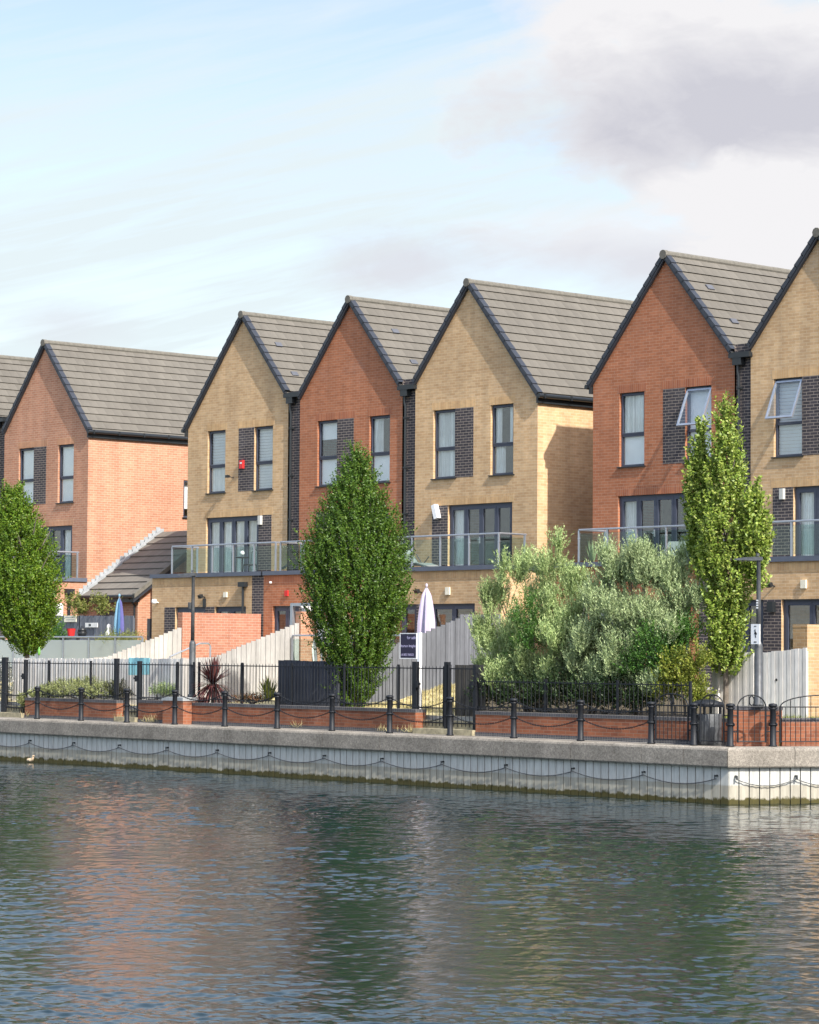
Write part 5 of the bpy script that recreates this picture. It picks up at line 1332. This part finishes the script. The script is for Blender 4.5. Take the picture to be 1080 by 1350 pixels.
o = MB().lathe([(.16,0),(.16,.34),(.13,.36)], 0, 0, 12).build('plinth', M['lead'], None); o.location = (-2.35, -3.3, -.19); tag(o, 'grey stone plinth under the small white figure', 'plinth')
g = thing('handrail', (5.2, -6.667, -1.4), 'bent steel handrail in front of the orange garden wall', 'handrail')
MB().tube([(5.2,-6.667,-.13), (5.2,-5.66,.24), (5.2,-5.36,.24), (5.2,-5.30,.18), (5.2,-5.30,-1.2)], .024, 8).build('rail', M['steel'], g)
MB().tube([(5.2,-6.667,-.13), (5.2,-6.667,-1.4)], .024, 8).build('post', M['steel'], g)
M['seatgrey'] = plain('grey_canvas', (.20,.22,.215), .8, var=.1)
# balcony furniture
def deck_chair(label, x, y, z, rz_):
    d = thing('deck_chair', (x, y, z), label, 'chair', 'chairs on the balconies')
    T = Matrix.Translation((x, y, z)) @ Matrix.Rotation(rz_, 4, 'Z')
    cm = M['seatgrey']
    def slab(y0, z0, y1, z1, name, mat, w_=.52, th=.03):
        P = [T @ Vector(p) for p in ((-w_/2,y0,z0), (w_/2,y0,z0), (w_/2,y1,z1), (-w_/2,y1,z1))]; Q = [p-Vector((0,0,th)) for p in P]
        m = MB(); m.v = [tuple(p) for p in P+Q]; m.f = [(0,1,2,3), (7,6,5,4), (0,4,5,1), (1,5,6,2), (2,6,7,3), (3,7,4,0)]; m.build(name, mat, d)
    slab(0, .30, -.55, .34, 'seat', cm); slab(0, .30, .55, .72, 'backrest', cm)
    slab(-.55, .34, -1.0, .24, 'footrest', cm)
    for s in (-.25, .25):
        m = MB(); m.tube([T @ Vector((s,.3,.0)), T @ Vector((s,-.45,.52))], .014, 6); m.tube([T @ Vector((s,-.45,0)), T @ Vector((s,.2,.6))], .014, 6); m.build('leg', M['lampgrey'], d)
deck_chair('pale reclining deck chair on the balcony of the blank-sided house', 8.35, -.75, 2.15, R_(80))
deck_chair('pale deck chair behind the glass on the red house balcony', 17.9, -.7, 2.15, R_(20))
g = thing('bistro_chair', (.95, -.6, 2.12), 'wire bistro chair with a round pale back on the first balcony', 'chair', 'chairs on the balconies')
m = MB()
for s in (-.17, .17): m.tube([(.95+s,-.75,2.12), (.95+s*.8,-.72,2.57), (.95+s*.7,-.45,2.6), (.95+s,-.42,2.12)], .012, 6)
m.build('legs', M['black'], g)
MB().lathe([(.18,2.58),(.19,2.6),(.18,2.62)], .95, -.6, 16).build('seat', M['black'], g)
m = MB().tube([(.80,-.44,2.6), (.80,-.40,2.98), (.95,-.38,3.06), (1.10,-.40,2.98), (1.10,-.44,2.6)], .012, 6); m.build('back_frame', M['black'], g)
o = MB().lathe([(.02,-.07),(.055,-.05),(.07,0),(.055,.05),(.02,.07)], 0, 0, 14).build('round_lamp', M['white'], None, True); o.location = (.62, -.62, 2.95); tag(o, 'round white globe lamp standing on the first balcony table', 'lamp')
g = thing('bistro_table', (.62, -.62, 2.12), 'slim dark bistro table under the white globe on the first balcony', 'table')
MB().lathe([(.2,2.80),(.21,2.82),(.2,2.84)], .62, -.62, 16).build('table_top', M['black'], g); MB().tube([(.62,-.62,2.12), (.62,-.62,2.8)], .02, 8).build('leg', M['black'], g)
MB().lathe([(.16,2.12),(.15,2.15),(.02,2.16)], .62, -.62, 14).build('foot', M['black'], g)
o = MB().lathe([(.03,0),(.04,.04),(.04,.16),(.015,.2),(.015,.24)], 0, 0, 10).build('bottle_feeder', plain('green_glass', (.12,.30,.06), .2), None, True); o.location = (.35, -7.6, -.12); tag(o, 'small green bottle hanging below the left tree', 'feeder')

# ------------------------------------------------------------------ a duckling on the water
d = thing('duck', (3.18, -9.75, ZW), 'small pale duck swimming close to the quay boards', 'duck')
me = bpy.data.meshes.new('body'); vs = [(0,0,.05), (.07,0,.06), (.12,0,.08), (.145,0,.14), (.15,0,.185), (.185,0,.183), (.205,0,.176), (-.07,0,.06), (-.13,0,.085)]
me.from_pydata(vs, [(0,1),(1,2),(2,3),(3,4),(4,5),(5,6),(0,7),(7,8)], []); me.materials.append(plain('duck_feather', (.55,.42,.28), .9, var=.3, nscale=40))
o = bpy.data.objects.new('body', me); C.objects.link(o); o.parent = d
sk = o.modifiers.new('Skin', 'SKIN')
rad = [(.075,.055), (.065,.05), (.04,.035), (.028,.028), (.038,.036), (.018,.012), (.012,.006), (.055,.042), (.015,.012)]
for v, r_ in zip(me.skin_vertices[0].data if me.skin_vertices else [], rad): v.radius = r_
o.modifiers.new('Subdivision', 'SUBSURF').levels = 2
EXPOSURE = 0.85
sc = bpy.context.scene
sc.view_settings.view_transform = 'Standard'; sc.view_settings.look = 'None'
sc.view_settings.exposure = EXPOSURE; sc.view_settings.gamma = 1.
try: sc.view_settings.use_curve_mapping = False
except Exception: pass
sc.cycles.max_bounces = 8; sc.cycles.transparent_max_bounces = 24; sc.cycles.caustics_reflective = False; sc.cycles.caustics_refractive = False
sc.cycles.use_denoising = True
